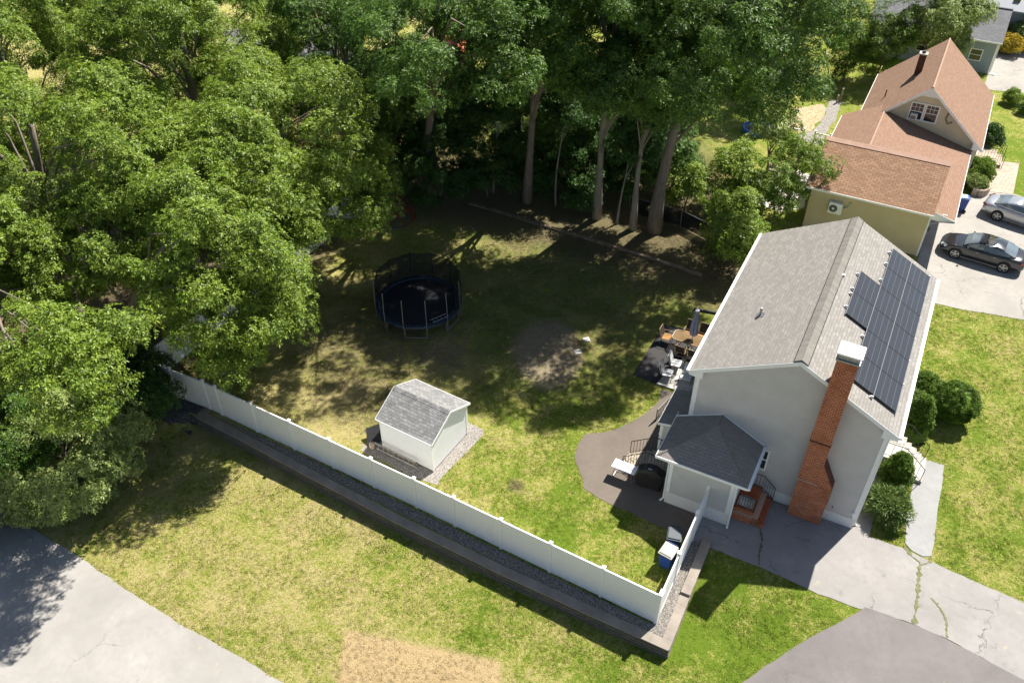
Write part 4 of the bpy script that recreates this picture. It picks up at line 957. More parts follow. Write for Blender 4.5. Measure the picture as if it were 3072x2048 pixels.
MB().box(.05, 1.5, 0, 1.8, 0, .5).box(1.5, 1.9, 0, 1.8, 0, .25).build('steps', M['paver'], ft); railing('railing', ft, [(.1, .05, .5), (1.5, .05, .5), (2.0, .05, 0)], .9, 12); railing('railing', ft, [(.1, 1.75, .5), (1.5, 1.75, .5), (2.0, 1.75, 0)], .9, 12)
pl = empty('planter_wall', LW(1.5, 32.2), HR, 'curved low planter wall of tan blocks beside the pale walk', 'planter')
m = MB(); arc = [(.35, 0), (.7, -.08), (1.0, .05), (1.2, .4), (1.3, 1.0), (1.35, 2.0), (1.35, 3.8)]
for a, b in zip(arc, arc[1:]):
    d = Vector(b)-Vector(a); rot = Matrix.Rotation(math.atan2(d.y, d.x), 3, 'Z')
    for k in range(3): m.cbox(((a[0]+b[0])/2, (a[1]+b[1])/2, .1+.17*k), d.length+.04, .24-.01*k, .16, rot)
m.build('wall', M['paver'], pl)
shrub('planter_shrub', *LW(1.95, 34.3)[:2], .75, (.75, 1.0, .85), M['lime'], 'bright green rounded shrub in the block planter', seed=5, n=50, cr=.28, ll=.12)
shrub('planter_shrub', *LW(1.9, 33.0)[:2], .5, (.6, .7, .55), M['olive'], 'grey green feathery shrub at the near end of the planter', seed=6, n=36, cr=.22)
shrub('shrub', *LW(2.1, 39.9)[:2], .8, (.7, 1.0, .9), M['maple'], 'dark green shrub at the right front corner of the russet roofed house', seed=7, n=40, cr=.3, ll=.14)
shrub('round_shrub', *LW(3.3, 48.6)[:2], .5, (.6, .6, .6), M['lime'], 'small round bright green shrub alone on the far lawn', seed=8, n=40, cr=.25, ll=.1)
shrub('shrub', *LW(4.2, 47.2)[:2], .35, (.5, .5, .4), M['oak_dark'], 'low dark shrub on the far lawn at the right edge', seed=9, n=26, cr=.22, ll=.1)
shrub('flower_bush', *LW(2.2, 59.6)[:2], .7, (1.0, 1.2, .9), M['flower'], 'yellow flowering bush beside the blue grey house', seed=10, n=40, cr=.3, ll=.12)
shrub('shrub', *LW(3.2, 62.0)[:2], 1.2, (1.8, 2.0, 1.5), M['olive'], 'large olive shrub at the right of the blue grey house', seed=11, n=70, cr=.4, ll=.18)
# fence, steps, posts behind the neighbour's house
nf = empty('picket_fence', LW(-10.1, 34.4), HR, 'short white rail fence with posts behind the russet roofed house', 'fence')
for x in (-1.4, 0, .8, 1.9): MB().box(x-.06, x+.06, -.06, .06, 0, 1.15).build('post', M['vinyl'], nf)
m = MB(); m.box(-1.34, -.06, -.03, .03, .9, .98); m.box(.86, 1.84, -.03, .03, .9, .98); m.box(-1.34, -.06, -.03, .03, .3, .38); m.box(.86, 1.84, -.03, .03, .3, .38); m.build('rail', M['vinyl'], nf)
gs = empty('garden_steps', LW(-11.3, 28.0), HR, 'dark timber garden steps with pale edges behind the light green sapling', 'steps')
for i in range(4):
    MB().box(0, 1.6, .3*i, .3*i+.28, 0, .12+.14*i).build('step', M['timber'], gs); MB().box(0, 1.6, .3*i-.03, .3*i-.002, .02+.14*i, .13+.14*i).build('step_edge', M['concrete'], gs)
for (x, y), lb in (((-8.97, 42.8), 'taller of the two grey wooden posts on the gravel behind the russet roof'), ((-9.15, 42.3), 'shorter of the two grey wooden posts on the gravel behind the russet roof')):
    tag(MB().cbox((0, 0, .55 if 'taller' in lb else .35), .12, .12, 1.1 if 'taller' in lb else .7).build('wooden_post', M['tan_wood'], None, loc=LW(x, y), rotz=.3, bevel=.01), lb, 'post', 'wooden posts by the gravel')
drape("rear_patio", wobble(loc_poly([(-12.5, 24.8), (-9, 24.0), (-8.0, 25), (-8.0, 29.8), (-9.6, 30.2), (-12.2, 28)]), .05, .4, 15), M['concrete'], .014)
pond = empty('fire_pit_table', LW(-9.5, 27.8), HR, 'small round white topped table on the pale rear patio', 'table')
MB().tube([(0, 0, 0), (0, 0, .42)], .3, 16).build('base', M['black_metal'], pond); MB().tube([(0, 0, .42), (0, 0, .47)], .42, 24).build('tabletop', M['white'], pond)
for (x, y, a, lb) in ((-10.6, 26.6, .4, 'white garden chair on the pale rear patio, farther from the russet roofed house'), (-9.0, 26.0, 2.2, 'white garden chair on the pale rear patio, nearer the russet roofed house')):
    g_ = empty('garden_chair', LW(x, y), HR+a, lb, 'chair', 'garden chairs on the rear patio')
    MB().box(-.28, .28, -.28, .28, .36, .42).build('seat', M['white'], g_); MB().ext([(.24, .42), (.30, .42), (.40, .95), (.34, .95)], 'x', -.28, .28).build('backrest', M['white'], g_)
    for sx in (-.25, .25):
        for sy in (-.25, .25): MB().tube([(sx, sy, 0), (sx, sy, .36)], .02, 6).build('leg', M['white'], g_)
# blue grey house farther back
gh = empty('far_house', (*HC, 0), HR, 'blue grey house with a slate grey shingle roof beyond the russet roofs', 'house')
MB().box(-9, 1.12, 54, 60, 0, 2.75).build('wall', M['wall_blue'], gh)
m = MB(); m.slabq([(-9.4, 53.5, 2.82), (1.35, 53.5, 2.82), (1.35, 57.0, 4.5), (-9.4, 57.0, 4.5)], .1); m.slabq([(-9.4, 57.0, 4.5), (1.35, 57.0, 4.5), (1.35, 60.5, 2.82), (-9.4, 60.5, 2.82)], .1); gr_ = m.build('roof', M['roof_far'], gh)
MB().box(-9.4, 1.37, 56.9, 57.1, 4.47, 4.53).build('ridge_cap', M['black_metal'], gr_)
m = MB(); m.box(-9.4, 1.36, 53.47, 53.498, 2.7, 2.83); m.box(1.03, 1.14, 53.975, 53.998, 0, 2.7); m.box(1.122, 1.15, 54.0, 54.12, 0, 2.7); m.build('trim', M['white'], gh)
for u in (-.75,): window(gh, 'y', u, u+.85, 1.0, 1.85, 54, -1, 0, .08)
window(gh, 'y', -5, -4, 1.0, 1.95, 54, -1, 0, .08)
downspout(gh, 1.2, 53.9, 0, 2.7, (.5, -.1))
fh = empty('far_house', (*HC, 0), HR, 'farthest house, its pale grey roof touching the top right corner of the picture', 'house')
MB().box(-4, 3.6, 62, 72, 0, 3.2).build('wall', M['wall_blue'], fh)
m = MB(); m.slabq([(-8.4, 60.9, 3.2), (4.0, 60.9, 3.2), (4.0, 67, 5.6), (-8.4, 67, 5.6)], .1); m.slabq([(-8.4, 67, 5.6), (4.0, 67, 5.6), (4.0, 73, 3.2), (-8.4, 73, 3.2)], .1); m.build('roof', plain("pale_far_shingles", (.33, .34, .36), .9, .2, 0, .15, 14), fh)
MB().box(4.002, 4.05, 60.9, 73, 3.05, 3.22).build('gutter', M['white'], fh); MB().box(1.4, 1.9, 62.0, 62.4, 3.6, 4.0).build('skylight', M['glass'], fh)
# pale wall glimpsed through the left trees
ph_ = empty('distant_house', (-17, 66, 0), R(10), 'pale house glimpsed through gaps between the trees at the top left', 'house')
MB().box(-5, 5, 0, 7, 0, 3).build('wall', M['siding_white'], ph_); MB().slabq([(-5.4, -.4, 3), (5.4, -.4, 3), (5.4, 3.5, 4.6), (-5.4, 3.5, 4.6)], .1).slabq([(-5.4, 3.5, 4.6), (5.4, 3.5, 4.6), (5.4, 7.4, 3), (-5.4, 7.4, 3)], .1).build('roof', M['roof_far'], ph_)
ph_ = empty('distant_house', (9, 84, 0), R(-8), 'pale roofed house glimpsed above the tall trees at the top centre', 'house')
MB().box(-6, 6, 0, 8, 0, 3).build('wall', M['siding_white'], ph_); MB().slabq([(-6.4, -.4, 3), (6.4, -.4, 3), (6.4, 4, 5), (-6.4, 4, 5)], .1).slabq([(-6.4, 4, 5), (6.4, 4, 5), (6.4, 8.4, 3), (-6.4, 8.4, 3)], .1).build('roof', plain("distant_roof", (.5, .5, .5), .9, .2), ph_)
M['blue_tarp'] = plain("bright_blue_vinyl", (.03, .16, .62), .4, .4); M['orange_pl'] = plain("orange_plastic", (.62, .15, .04), .5, .4)
def pool(x, y, r, label):
    e = empty('wading_pool', (x, y, 0), 0, label, 'pool'); n = 28; m = MB(); vs = []
    for i in range(n):
        a = 2*math.pi*i/n
        for rr, zz in ((r, 0), (r*1.03, .28), (r*1.0, .38), (r*.93, .36), (r*.9, .05)): vs.append((rr*math.cos(a), rr*math.sin(a), zz))
    m.add(vs, [(5*i+k, 5*((i+1) % n)+k, 5*((i+1) % n)+k+1, 5*i+k+1) for i in range(n) for k in range(4)]); m.add([(r*.9*math.cos(2*math.pi*i/n), r*.9*math.sin(2*math.pi*i/n), .05) for i in range(n)], [tuple(range(n))]); m.build('shell', M['blue_tarp'], e)
    m = MB(); m.add([(r*.92*math.cos(2*math.pi*i/n), r*.92*math.sin(2*math.pi*i/n), .24) for i in range(n)], [tuple(range(n))]); m.build('water', M['carglass'], e)
pool(18.6, 60.2, 1.1, 'blue wading pool seen between the tall trunk and the russet roofs')
ps = empty('play_set', (-5.0, 78, 0), .2, 'blue and orange backyard play set glimpsed through the trees at the top', 'play set')
MB().box(-1, 1, -1, 1, 1.2, 1.3).box(-1, 1, -1, 1, 0, .1).build('platform', M['orange_pl'], ps); MB().slabq([(-1.2, -1.2, 2.6), (1.2, -1.2, 2.6), (1.2, 0, 3.4), (-1.2, 0, 3.4)], .05).slabq([(-1.2, 0, 3.4), (1.2, 0, 3.4), (1.2, 1.2, 2.6), (-1.2, 1.2, 2.6)], .05).build('canopy', M['blue_tarp'], ps)
for sx in (-1, 1):
    for sy in (-1, 1): MB().tube([(sx, sy, 0), (sx, sy, 2.7)], .06, 6).build('post', M['tan_wood'], ps)
MB().slabq([(-.3, -1, 1.25), (.3, -1, 1.25), (.3, -3.2, .2), (-.3, -3.2, .2)], .06).build('slide', M['orange_pl'], ps)

# ------------------------------------------------------------------ cars
M['car_dark'] = plain("dark_grey_paint", (.040, .042, .048), .22, .7, .6, .03, 1); M['car_silver'] = plain("silver_paint", (.42, .43, .45), .25, .7, .55, .03, 1)
for k_ in ('car_dark', 'car_silver'):
    b_ = M[k_].node_tree.nodes["Principled BSDF"]; b_.inputs["Coat Weight"].default_value = .8; b_.inputs["Coat Roughness"].default_value = .04
M['rim'] = plain("alloy_rim", (.45, .45, .46), .3, .6, .7); M['lampw'] = plain("headlight_lens", (.55, .57, .60), .08, .8); M['lampr'] = plain("taillight_lens", (.40, .015, .01), .15, .7)
def car(name, loc, rz, paint, label, L=4.85, Wc=1.85, H=1.46, wb=2.74, sloped=False):
    """length along +x (front at +x), origin on the ground at the middle"""
    e = empty(name, loc, rz, label, 'car'); hw = Wc/2
    # stations: x, half width, z_bottom, z_top(centre), shoulder z
    st = [(L/2, .52*hw, .32, .52, .44), (L/2-.06, .74*hw, .24, .62, .50), (L/2-.25, .90*hw, .20, .72, .60), (L/2-.6, .965*hw, .19, .83, .72), (L/2-1.15, .99*hw, .19, .93, .83),
          (L/2-1.55, 1.0*hw, .19, .98, .88), (.2, 1.0*hw, .19, 1.0, .91), (-.8, 1.0*hw, .19, 1.02, .93), (-L/2+1.25, .99*hw, .20, 1.03, .93), (-L/2+.75, .97*hw, .22, 1.04, .92), (-L/2+.3, .93*hw, .25, 1.03, .88), (-L/2+.08, .84*hw, .30, .94, .78), (-L/2, .70*hw, .38, .80, .66)]
    n = 14; m = MB(); vs = []
    for (x, w_, zb, zt, zs) in st:
        half = [(0, zb), (w_*.8, zb), (w_*.96, zb+.07), (w_*1.0, zb+(zs-zb)*.45), (w_*.985, zs-.03), (w_*.90, zs+.035), (w_*.60, zt-.012), (0, zt)]
        ring = half + [(-a, b) for a, b in half[-2:0:-1]]
        vs += [(x, a, b) for a, b in ring]
    n = 14
    fs_ = [(i*n+k, i*n+(k+1) % n, (i+1)*n+(k+1) % n, (i+1)*n+k) for i in range(len(st)-1) for k in range(n)]
    fs_ += [tuple(range(n)), tuple((len(st)-1)*n+k for k in reversed(range(n)))]
    m.add(vs, fs_); body = m.build('body', paint, e, smooth=True)
    sb = body.modifiers.new('sub', 'SUBSURF'); sb.levels = 1; sb.render_levels = 2
    # cabin
    xf0, xf1 = L/2-1.28, L/2-2.10; xr1, xr0 = -L/2+1.55, -L/2+.62
    wb0, wt = hw*.90, hw*.66
    cs = [(xf0, wb0*.86, .93, .93), (xf0-.28, wb0*.92, .95, H-.30), (xf1, wb0*.96, .96, H-.035), (xf1-.45, wb0, .97, H), (0 if not sloped else -.1, wb0, .98, H), (xr1+.3, wb0*.98, .98, H-.04), (xr1-.15, wb0*.95, 1.0, H-.13), ((xr0+xr1)/2-.12, wb0*.9, 1.0, H-.30), (xr0, wb0*.8, 1.0, 1.0)]
    vs = []; n2 = 10
    for (x, w_, z0, z1) in cs:
        k = (z1-z0)/(H-.95); wt_ = w_+(wt-w_)*max(0, min(1, k))
        half = [(0, z0-.08), (w_, z0-.08), (w_*.995, z0+.02), (wt_+(w_-wt_)*.12, z1-.10*k), (wt_*.86, z1-.02*k), (0, z1)]
        ring = half+[(-a, b) for a, b in half[-2:0:-1]]; vs += [(x, a, b) for a, b in ring]
    m = MB(); m.add(vs, [(i*n2+k, i*n2+(k+1) % n2, (i+1)*n2+(k+1) % n2, (i+1)*n2+k) for i in range(len(cs)-1) for k in range(n2)]+[tuple(range(n2)), tuple((len(cs)-1)*n2+k for k in reversed(range(n2)))])
    cab = m.build('cabin', paint, e, smooth=True)
    def V(i, k): return Vector(vs[i*n2+k])
    def pane(nm, quads, off=.012):
        g = MB()
        for q in quads:
            c = sum((Vector(p) for p in q), Vector())/len(q); nn = (Vector(q[1])-Vector(q[0])).cross(Vector(q[2])-Vector(q[0])).normalized()
            if nn.dot(c-Vector((0, 0, .9))) < 0: nn = -nn
            g.add([Vector(p)+nn*off for p in q], [tuple(range(len(q)))])
        return g.build(nm, M['carglass'], e, smooth=False)
    lp = lambda a, b, t_: a.lerp(b, t_)
    # windshield & rear window strips across the ring top points
    def strip(i, j, t0, t1):
        out = []
        for k in (3, 4, 5, 6):
            a0, a1 = V(i, k), V(i, k+1); b0, b1 = V(j, k), V(j, k+1); out.append([lp(a0, b0, t0), lp(a1, b1, t0), lp(a1, b1, t1), lp(a0, b0, t1)])
        return out
    pane('windshield', strip(0, 1, .12, 1)+strip(1, 2, 0, .93)); pane('rear_window', strip(6, 7, .12, 1)+strip(7, 8, 0, .82))
    for s_, (a, b) in ((1, (2, 3)), (-1, (8, 7))):
        qs = []
        for i in range(1, 7):
            p0, p1, p2, p3 = V(i, a), V(i+1, a), V(i+1, b), V(i, b)
            if i == 3: qs.append([lp(p0, p3, .1), lp(lp(p0, p1, .92), lp(p3, p2, .92), .1), lp(lp(p0, p1, .92), lp(p3, p2, .92), .88), lp(p0, p3, .88)])
            else: qs.append([lp(p0, p3, .1), lp(p1, p2, .1), lp(p1, p2, .88), lp(p0, p3, .88)])
        pane('side_window', qs)
        m = MB(); m.tube([V(i, a).lerp(V(i, b), .04)+Vector((0, s_*.012, 0)) for i in range(1, 8)], .012, 5); m.build('window_trim', M['rim'], e)
        m = MB(); m.cbox((xf0-.32, s_*(hw+.06), 1.0), .10, .17, .11); m.build('mirror', paint, e, bevel=.02)
        m = MB(); m.box(-1.0, 1.05, *(sorted((s_*(hw-.01), s_*(hw+.012)))), .235, .27); m.build('sill_trim', M['rim'], e)
        for xx in (.25, -.72):
            m = MB(); m.cbox((xx, s_*(hw+.004), .82), .15, .02, .022); m.build('door_handle', M['rim'], e)
    for x in (wb/2+.02, -wb/2+.02):
        for s_ in (-1, 1):
            ar = MB().tube([(x, s_*(hw-.12), .36), (x, s_*(hw+.006), .36)], .385, 28).build('wheel_arch', M['rubber'], e)
            wl = MB().tube([(x, s_*(hw-.20), .33), (x, s_*(hw-.19), .33), (x, s_*(hw-.0), .33), (x, s_*(hw+.016), .33)], [.30, .33, .33, .30], 28).build('wheel', M['rubber'], e)
            r_ = MB(); yy = s_*(hw+.018); r_.tube([(x, yy, .33), (x, yy+s_*.004, .33)], .235, 24, mi=0); r_.build('rim', M['black_metal'], wl)
            sp = MB()
            for k in range(5):
                a = 2*math.pi*k/5+.3; d = Vector((math.cos(a), 0, math.sin(a))); sp.cbox((x+d.x*.125, yy+s_*.010, .33+d.z*.125), .23, .012, .065, Matrix.Rotation(-a, 3, 'Y'))
            sp.tube([(x, yy+s_*.005, .33), (x, yy+s_*.02, .33)], .055, 12)
            for k in range(24):
                a = 2*math.pi*k/24; sp.cbox((x+math.cos(a)*.232, yy+s_*.008, .33+math.sin(a)*.232), .02, .014, .064, Matrix.Rotation(-a, 3, 'Y'))
            sp.build('spoke', M['rim'], wl)
    for s_ in (-1, 1):
        hl = MB().add([(L/2-.16, s_*.50*hw, .66), (L/2-.50, s_*.92*hw, .74), (L/2-.42, s_*.955*hw, .60), (L/2-.06, s_*.60*hw, .54)], [(0, 1, 2, 3)]); hl.v = [(a+.012, b+s_*.015, c+.014) for a, b, c in hl.v]; hl.build('headlight', M['lampw'], e)
        tl = MB().add([(-L/2+.02, s_*.60*hw, .84), (-L/2+.30, s_*.955*hw, .90), (-L/2+.28, s_*.965*hw, .76), (-L/2-.005, s_*.62*hw, .72)], [(0, 1, 2, 3)]); tl.v = [(a-.012, b+s_*.02, c+.012) for a, b, c in tl.v]; tl.build('taillight', M['lampr'], e)
    MB().box(L/2-.055, L/2+.004, -.42*hw, .42*hw, .34, .50).build('grille', M['black_metal'], e)
    return e
car('car', (*LW(3.06, 24.42)[:2], .02), HR+math.pi-R(5.5), M['car_dark'], 'dark grey sedan parked in front of the ochre garage wall')
car('car', (*LW(5.05, 30.0)[:2], .02), HR-R(12.5), M['car_silver'], 'silver sedan cut by the right edge of the picture', L=4.9, sloped=True)

# ------------------------------------------------------------------ bins
M['bin_blue'] = plain("blue_plastic", (.025, .07, .30), .45, .4, 0, .1); M['bin_lid'] = plain("greige_lid", (.46, .42, .37), .6, .3, 0, .12); M['bin_dark'] = plain("grey_black_plastic", (.055, .07, .085), .5, .4, 0, .15)
def bin_(name, loc, rz, mb, ml, label, grp=None, lid_label=False, hh=1.0):
    e = empty(name, loc, rz, label, 'bin', grp); m = MB()
    b0, b1 = [(-.22, -.25), (.22, -.25), (.22, .25), (-.22, .25)], [(-.28, -.33), (.28, -.33), (.28, .33), (-.28, .33)]
    m.add([(x, y, .05) for x, y in b0]+[(x, y, hh-.04) for x, y in b1], [(3, 2, 1, 0), (0, 1, 5, 4), (1, 2, 6, 5), (2, 3, 7, 6), (3, 0, 4, 7)]); m.build('body', mb, e, bevel=.03)
    m = MB(); m.box(-.31, .31, -.37, .35, hh-.04, hh); m.box(-.27, .27, -.31, .28, hh, hh+.05); m.build('lid', ml, e, bevel=.025)
    MB().tube([(-.22, .40, hh-.02), (.22, .40, hh-.02)], .018, 6).build('handle', mb, e)
    for s_ in (-1, 1): MB().tube([(s_*.22, .24, .12), (s_*.28, .24, .12)], .12, 14).build('wheel', M['rubber'], e)
    return e
bin_('wheeled_bin', (*LW(-6.50, -5.45)[:2], 0), HR+R(-8), M['bin_blue'], M['bin_lid'], 'blue wheeled bin with a sunlit pale lid at the short white fence', 'wheeled bins by the white fence')
bin_('wheeled_bin', (*LW(-6.55, -4.55)[:2], 0), HR+R(12), M['bin_dark'], M['bin_dark'], 'dark wheeled bin with a ribbed lid in the shade of the house', 'wheeled bins by the white fence')
b3 = bin_('wheeled_bin', (*LW(1.32, 29.6)[:2], .02), HR-R(80), M['bin_blue'], M['bin_blue'], 'tall dark blue recycling bin with pale and green panels under the russet eave', None, hh=1.05)
MB().box(-.24, .24, -.33, -.05, 1.101, 1.106).build('lid_panel', plain("pale_blue_lid", (.45, .62, .80), .5), b3); MB().box(-.24, .24, -.02, .2, 1.101, 1.106).build('lid_panel', plain("pale_green_lid", (.35, .70, .40), .5), b3)

# ------------------------------------------------------------------ patio furniture
M['tan_frame'] = plain("tan_frame", (.36, .27, .16), .45, .4); M['sling'] = plain("amber_sling", (.36, .185, .06), .7, .3, 0, .12, 10); M['sling_dark'] = plain("dark_sling", (.05, .04, .03), .7, .3)
M['cushion'] = plain("pale_cushion", (.66, .67, .68), .8, .2, 0, .06); M['bronze'] = plain("bronze_frame", (.06, .045, .035), .5, .4)
def patio_chair(name, loc, rz, label, grp, seatm, backm, frm, thick=.015, wd=.54):
    e = empty(name, loc, rz, label, 'chair', grp); h = wd/2
    m = MB(); m.slabq([(-h+.03, -.24, .44), (h-.03, -.24, .44), (h-.03, .24, .40), (-h+.03, .24, .40)], max(.02, thick)); m.build('seat', seatm, e, bevel=.01 if thick > .05 else 0)
    m = MB(); m.ext([(.22, .42), (.22+max(.02, thick), .41), (.38+max(.02, thick), .94), (.38, .95)], 'x', -h+.03, h-.03); m.build('backrest', backm, e, bevel=.01 if thick > .05 else 0)
    for s_ in (-1, 1):
        x = s_*h; m = MB(); m.tube([(x, -.24, 0), (x, -.27, .40), (x, -.22, .62), (x, .05, .64), (x, .30, .60)], .016, 6); m.tube([(x, .30, 0), (x, .24, .42), (x, .40, .97)], .016, 6); m.tube([(x, -.26, .40), (x, .24, .38)], .014, 6); m.build('side_frame', frm, e)
    MB().tube([(-h, .40, .97), (h, .40, .97)], .016, 6).build('top_rail', frm, e)
    return e
tb_ = empty('dining_table', LW(-9.85, 8.12), HR, 'glass topped patio dining table with a tan frame under the closed parasol', 'table')
m = MB(); pr_ = [(-1.0, -.42), (.98, -.46), (.98, .46), (-1.0, .42), (-1.14, .28), (-1.14, -.28)]
for a, b in zip(pr_, pr_[1:]+pr_[:1]): m.tube([(a[0], a[1], .72), (b[0], b[1], .72)], .028, 6)
m.build('frame', M['tan_frame'], tb_)
t = NT("tinted_table_glass"); tb2 = t.n.new("ShaderNodeBsdfTransparent"); ms = t.n.new("ShaderNodeMixShader"); ms.inputs[0].default_value = .45; t.fin((.30, .20, .10, 1), .08, .6); t.l(tb2.outputs[0], ms.inputs[1]); t.l(t.b.outputs[0], ms.inputs[2]); t.l(ms.outputs[0], t.out.inputs[0])
MB().ext(pr_, 'z', .712, .722).build('tabletop', t.m, tb_)
for x, y in ((-.9, -.32), (.85, -.34), (.85, .34), (-.9, .32)): MB().tube([(x*.8, y*.6, 0), (x, y, .71)], .022, 6).build('leg', M['tan_frame'], tb_)
um = empty('parasol', LW(-9.95, 8.15), HR, 'closed lavender grey parasol standing through the dining table', 'parasol')
MB().tube([(0, 0, .06), (0, 0, 2.72)], .022, 8).build('pole', M['alu'], um); MB().tube([(0, 0, 0), (0, 0, .05), (0, 0, .1)], [.24, .22, .05], 20).build('base', M['black_metal'], um)
m = MB(); n = 24; zs = [1.05, 1.25, 1.7, 2.2, 2.5, 2.66, 2.70]; rs = [.17, .20, .165, .11, .08, .10, .03]; vs = []
for z_, r_ in zip(zs, rs):
    for i in range(n): a = 2*math.pi*i/n; k = r_*(1+.26*(1 if i % 3 == 0 else -.6 if i % 3 == 1 else .1)); vs.append((k*math.cos(a), k*math.sin(a), z_))
m.add(vs, [(j*n+i, j*n+(i+1) % n, (j+1)*n+(i+1) % n, (j+1)*n+i) for j in range(6) for i in range(n)]); m.build('canopy', plain("lavender_cloth", (.40, .40, .52), .85, .2), um)
dch = None
for i, (x, y, a, lb) in enumerate(((-10.28, 7.35, 180, 'nearest amber sling chair on the camera side of the dining table, left'), (-9.58, 7.32, 180, 'amber sling chair on the camera side of the dining table, right'), (-10.35, 8.95, 0, 'amber sling chair beyond the dining table, behind the parasol to its left'), (-9.65, 9.0, 0, 'dark backed amber sling chair beyond the dining table, right of the parasol'), (-11.3, 8.05, 90, 'amber sling chair at the left head of the dining table'), (-8.75, 7.4, 180, 'amber sling chair closest to the back wall of the grey house'))):
    if dch is None: dch = o_ = patio_chair('patio_chair', LW(x, y), HR+R(a), lb, 'chairs around the dining table', M['sling'], M['sling_dark'], M['tan_frame'])
    else: o_ = copy_tree(dch); o_['label'] = lb
    o_.location = LW(x, y, .03); o_.rotation_euler.z = HR+R(a)
wch = None
for (x, y, a, lb) in ((-10.15, 6.25, 95, 'pale cushioned patio chair next to the dining chairs'), (-10.3, 5.35, 95, 'pale cushioned patio chair at the camera side corner of the dark patio'), (-9.35, 5.5, 0, 'pale patio chair standing on the mottled slab in the sun'), (-8.55, 4.85, -90, 'pale patio chair in the shade at the house corner')):
    if wch is None: wch = o_ = patio_chair('cushioned_chair', LW(x, y), HR+R(a), lb, 'pale cushioned chairs on the patio', M['cushion'], M['cushion'], M['bronze'], .09, .62)
    else: o_ = copy_tree(wch); o_['label'] = lb
    o_.location = LW(x, y, .03); o_.rotation_euler.z = HR+R(a)
sl = tag(MB().add([(-10.64, 4.7, .03), (-8.75, 4.7, .03), (-8.75, 6.9, .03), (-10.2, 6.9, .03), (-10.64, 4.7, .07), (-8.75, 4.7, .07), (-8.75, 6.9, .07), (-10.2, 6.9, .07)], [(3, 2, 1, 0), (4, 5, 6, 7), (0, 1, 5, 4), (1, 2, 6, 5), (2, 3, 7, 6), (3, 0, 4, 7)]).build('patio_slab', M['slab'], None, loc=(*HC, 0), rotz=HR), 'mottled pale slab under the cushioned chairs', 'slab')
bx = tag(MB().box(-.35, .35, -.3, .3, 0, .85).box(-.38, .38, -.33, .33, .85, .9).build('storage_box', M['bin_dark'], None, loc=LW(-8.2, 3.6), rotz=HR, bevel=.03), 'dark storage box against the back wall in the shade', 'box')
# folding table and covered grill
ftb = empty('folding_table', LW(-9.83, -1.85), HR+R(-1), 'white plastic folding table beside the covered grill', 'table')
MB().box(-.56, .56, -.27, .27, .71, .75).build('tabletop', M['vinyl'], ftb, bevel=.018)
for s_ in (-1, 1): MB().tube([(s_*.40, -.22, .71), (s_*.46, -.24, .02), (s_*.46, .24, .02), (s_*.40, .22, .71)], .014, 6).build('leg', M['galv'], ftb)
MB().tube([(-.45, .2, .1), (.45, .2, .1)], .012, 6).build('crossbar', M['galv'], ftb)
M['cover'] = plain("black_cover_cloth", (.022, .021, .020), .55, .4, 0, .3, 4)
gl = empty('covered_grill', LW(-8.62, -1.72), HR+R(4), 'barbecue grill under a black cloth cover beside the small entry room', 'grill')
m = MB(); n = 24; vs = []; prof = [(.06, .62, .27), (.45, .62, .28), (.85, .64, .29), (.95, .60, .29), (1.08, .34, .27), (1.16, .27, .22), (1.19, .10, .08)]
rg = random.Random(3)
for z_, a_, b_ in prof:
    for i in range(n):
        th = 2*math.pi*i/n; c, s_ = math.cos(th), math.sin(th); k = 1+rg.uniform(-.035, .035)
        vs.append((a_*math.copysign(abs(c)**.55, c)*k, b_*math.copysign(abs(s_)**.55, s_)*k, z_))
m.add(vs, [(j*n+i, j*n+(i+1) % n, (j+1)*n+(i+1) % n, (j+1)*n+i) for j in range(len(prof)-1) for i in range(n)]+[tuple((len(prof)-1)*n+i for i in range(n))]); cv = m.build('cover', M['cover'], gl, smooth=False)
MB().cbox((-.05, -.12, 1.176), .16, .06, .012).build('cover_tag', M['cushion'], cv)
for sx in (-.5, .5):
    for sy in (-.2, .2): MB().tube([(sx-.02, sy, .05), (sx+.02, sy, .05)], .05, 12).build('caster', M['rubber'], gl)

# ------------------------------------------------------------------ clipped shrubs along the street side of the house
shrub('clipped_yew', *LW(2.95, 9.0)[:2], 1.02, (1.05, 1.08, 1.02), M['yew'], 'large round clipped yew at the lawn side of the front bed', seed=20, n=330, per=46, cr=.10, ll=.06, lw=.38, core=.95)
shrub('round_yew', *LW(1.6, 10.1)[:2], .7, (.5, .6, .6), M['yew'], 'rounded yew between the big clipped yew and the gutter', seed=21, n=90, per=44, cr=.18, ll=.08, lw=.34, core=.88)
shrub('clipped_cone', *LW(1.5, 6.9)[:2], 1.25, (.66, .7, 1.25), M['yew'], 'taller conical arborvitae beyond the front steps', seed=22, n=170, per=44, cr=.16, ll=.08, lw=.4, shape='cone', core=.88)
shrub('clipped_cone', *LW(1.15, 3.1)[:2], 1.0, (.64, .66, 1.15), M['yew'], 'conical arborvitae on the camera side of the front steps', seed=23, n=150, per=44, cr=.16, ll=.08, lw=.4, shape='cone', core=.88)
shrub('juniper', *LW(1.2, 1.45)[:2], .55, (.66, .7, .55), M['juniper'], 'spiky juniper nearest the driveway, beside the asphalt walk', seed=24, n=60, per=26, cr=.34, ll=.24, lw=.14, core=.7, tilt=(.6, 1.4))
shrub('juniper', *LW(1.3, 8.6)[:2], .5, (.5, .5, .5), M['juniper'], 'small feathery juniper between the cone and the round yew', seed=25, n=36, per=24, cr=.3, ll=.2, lw=.14, tilt=(.6, 1.4))

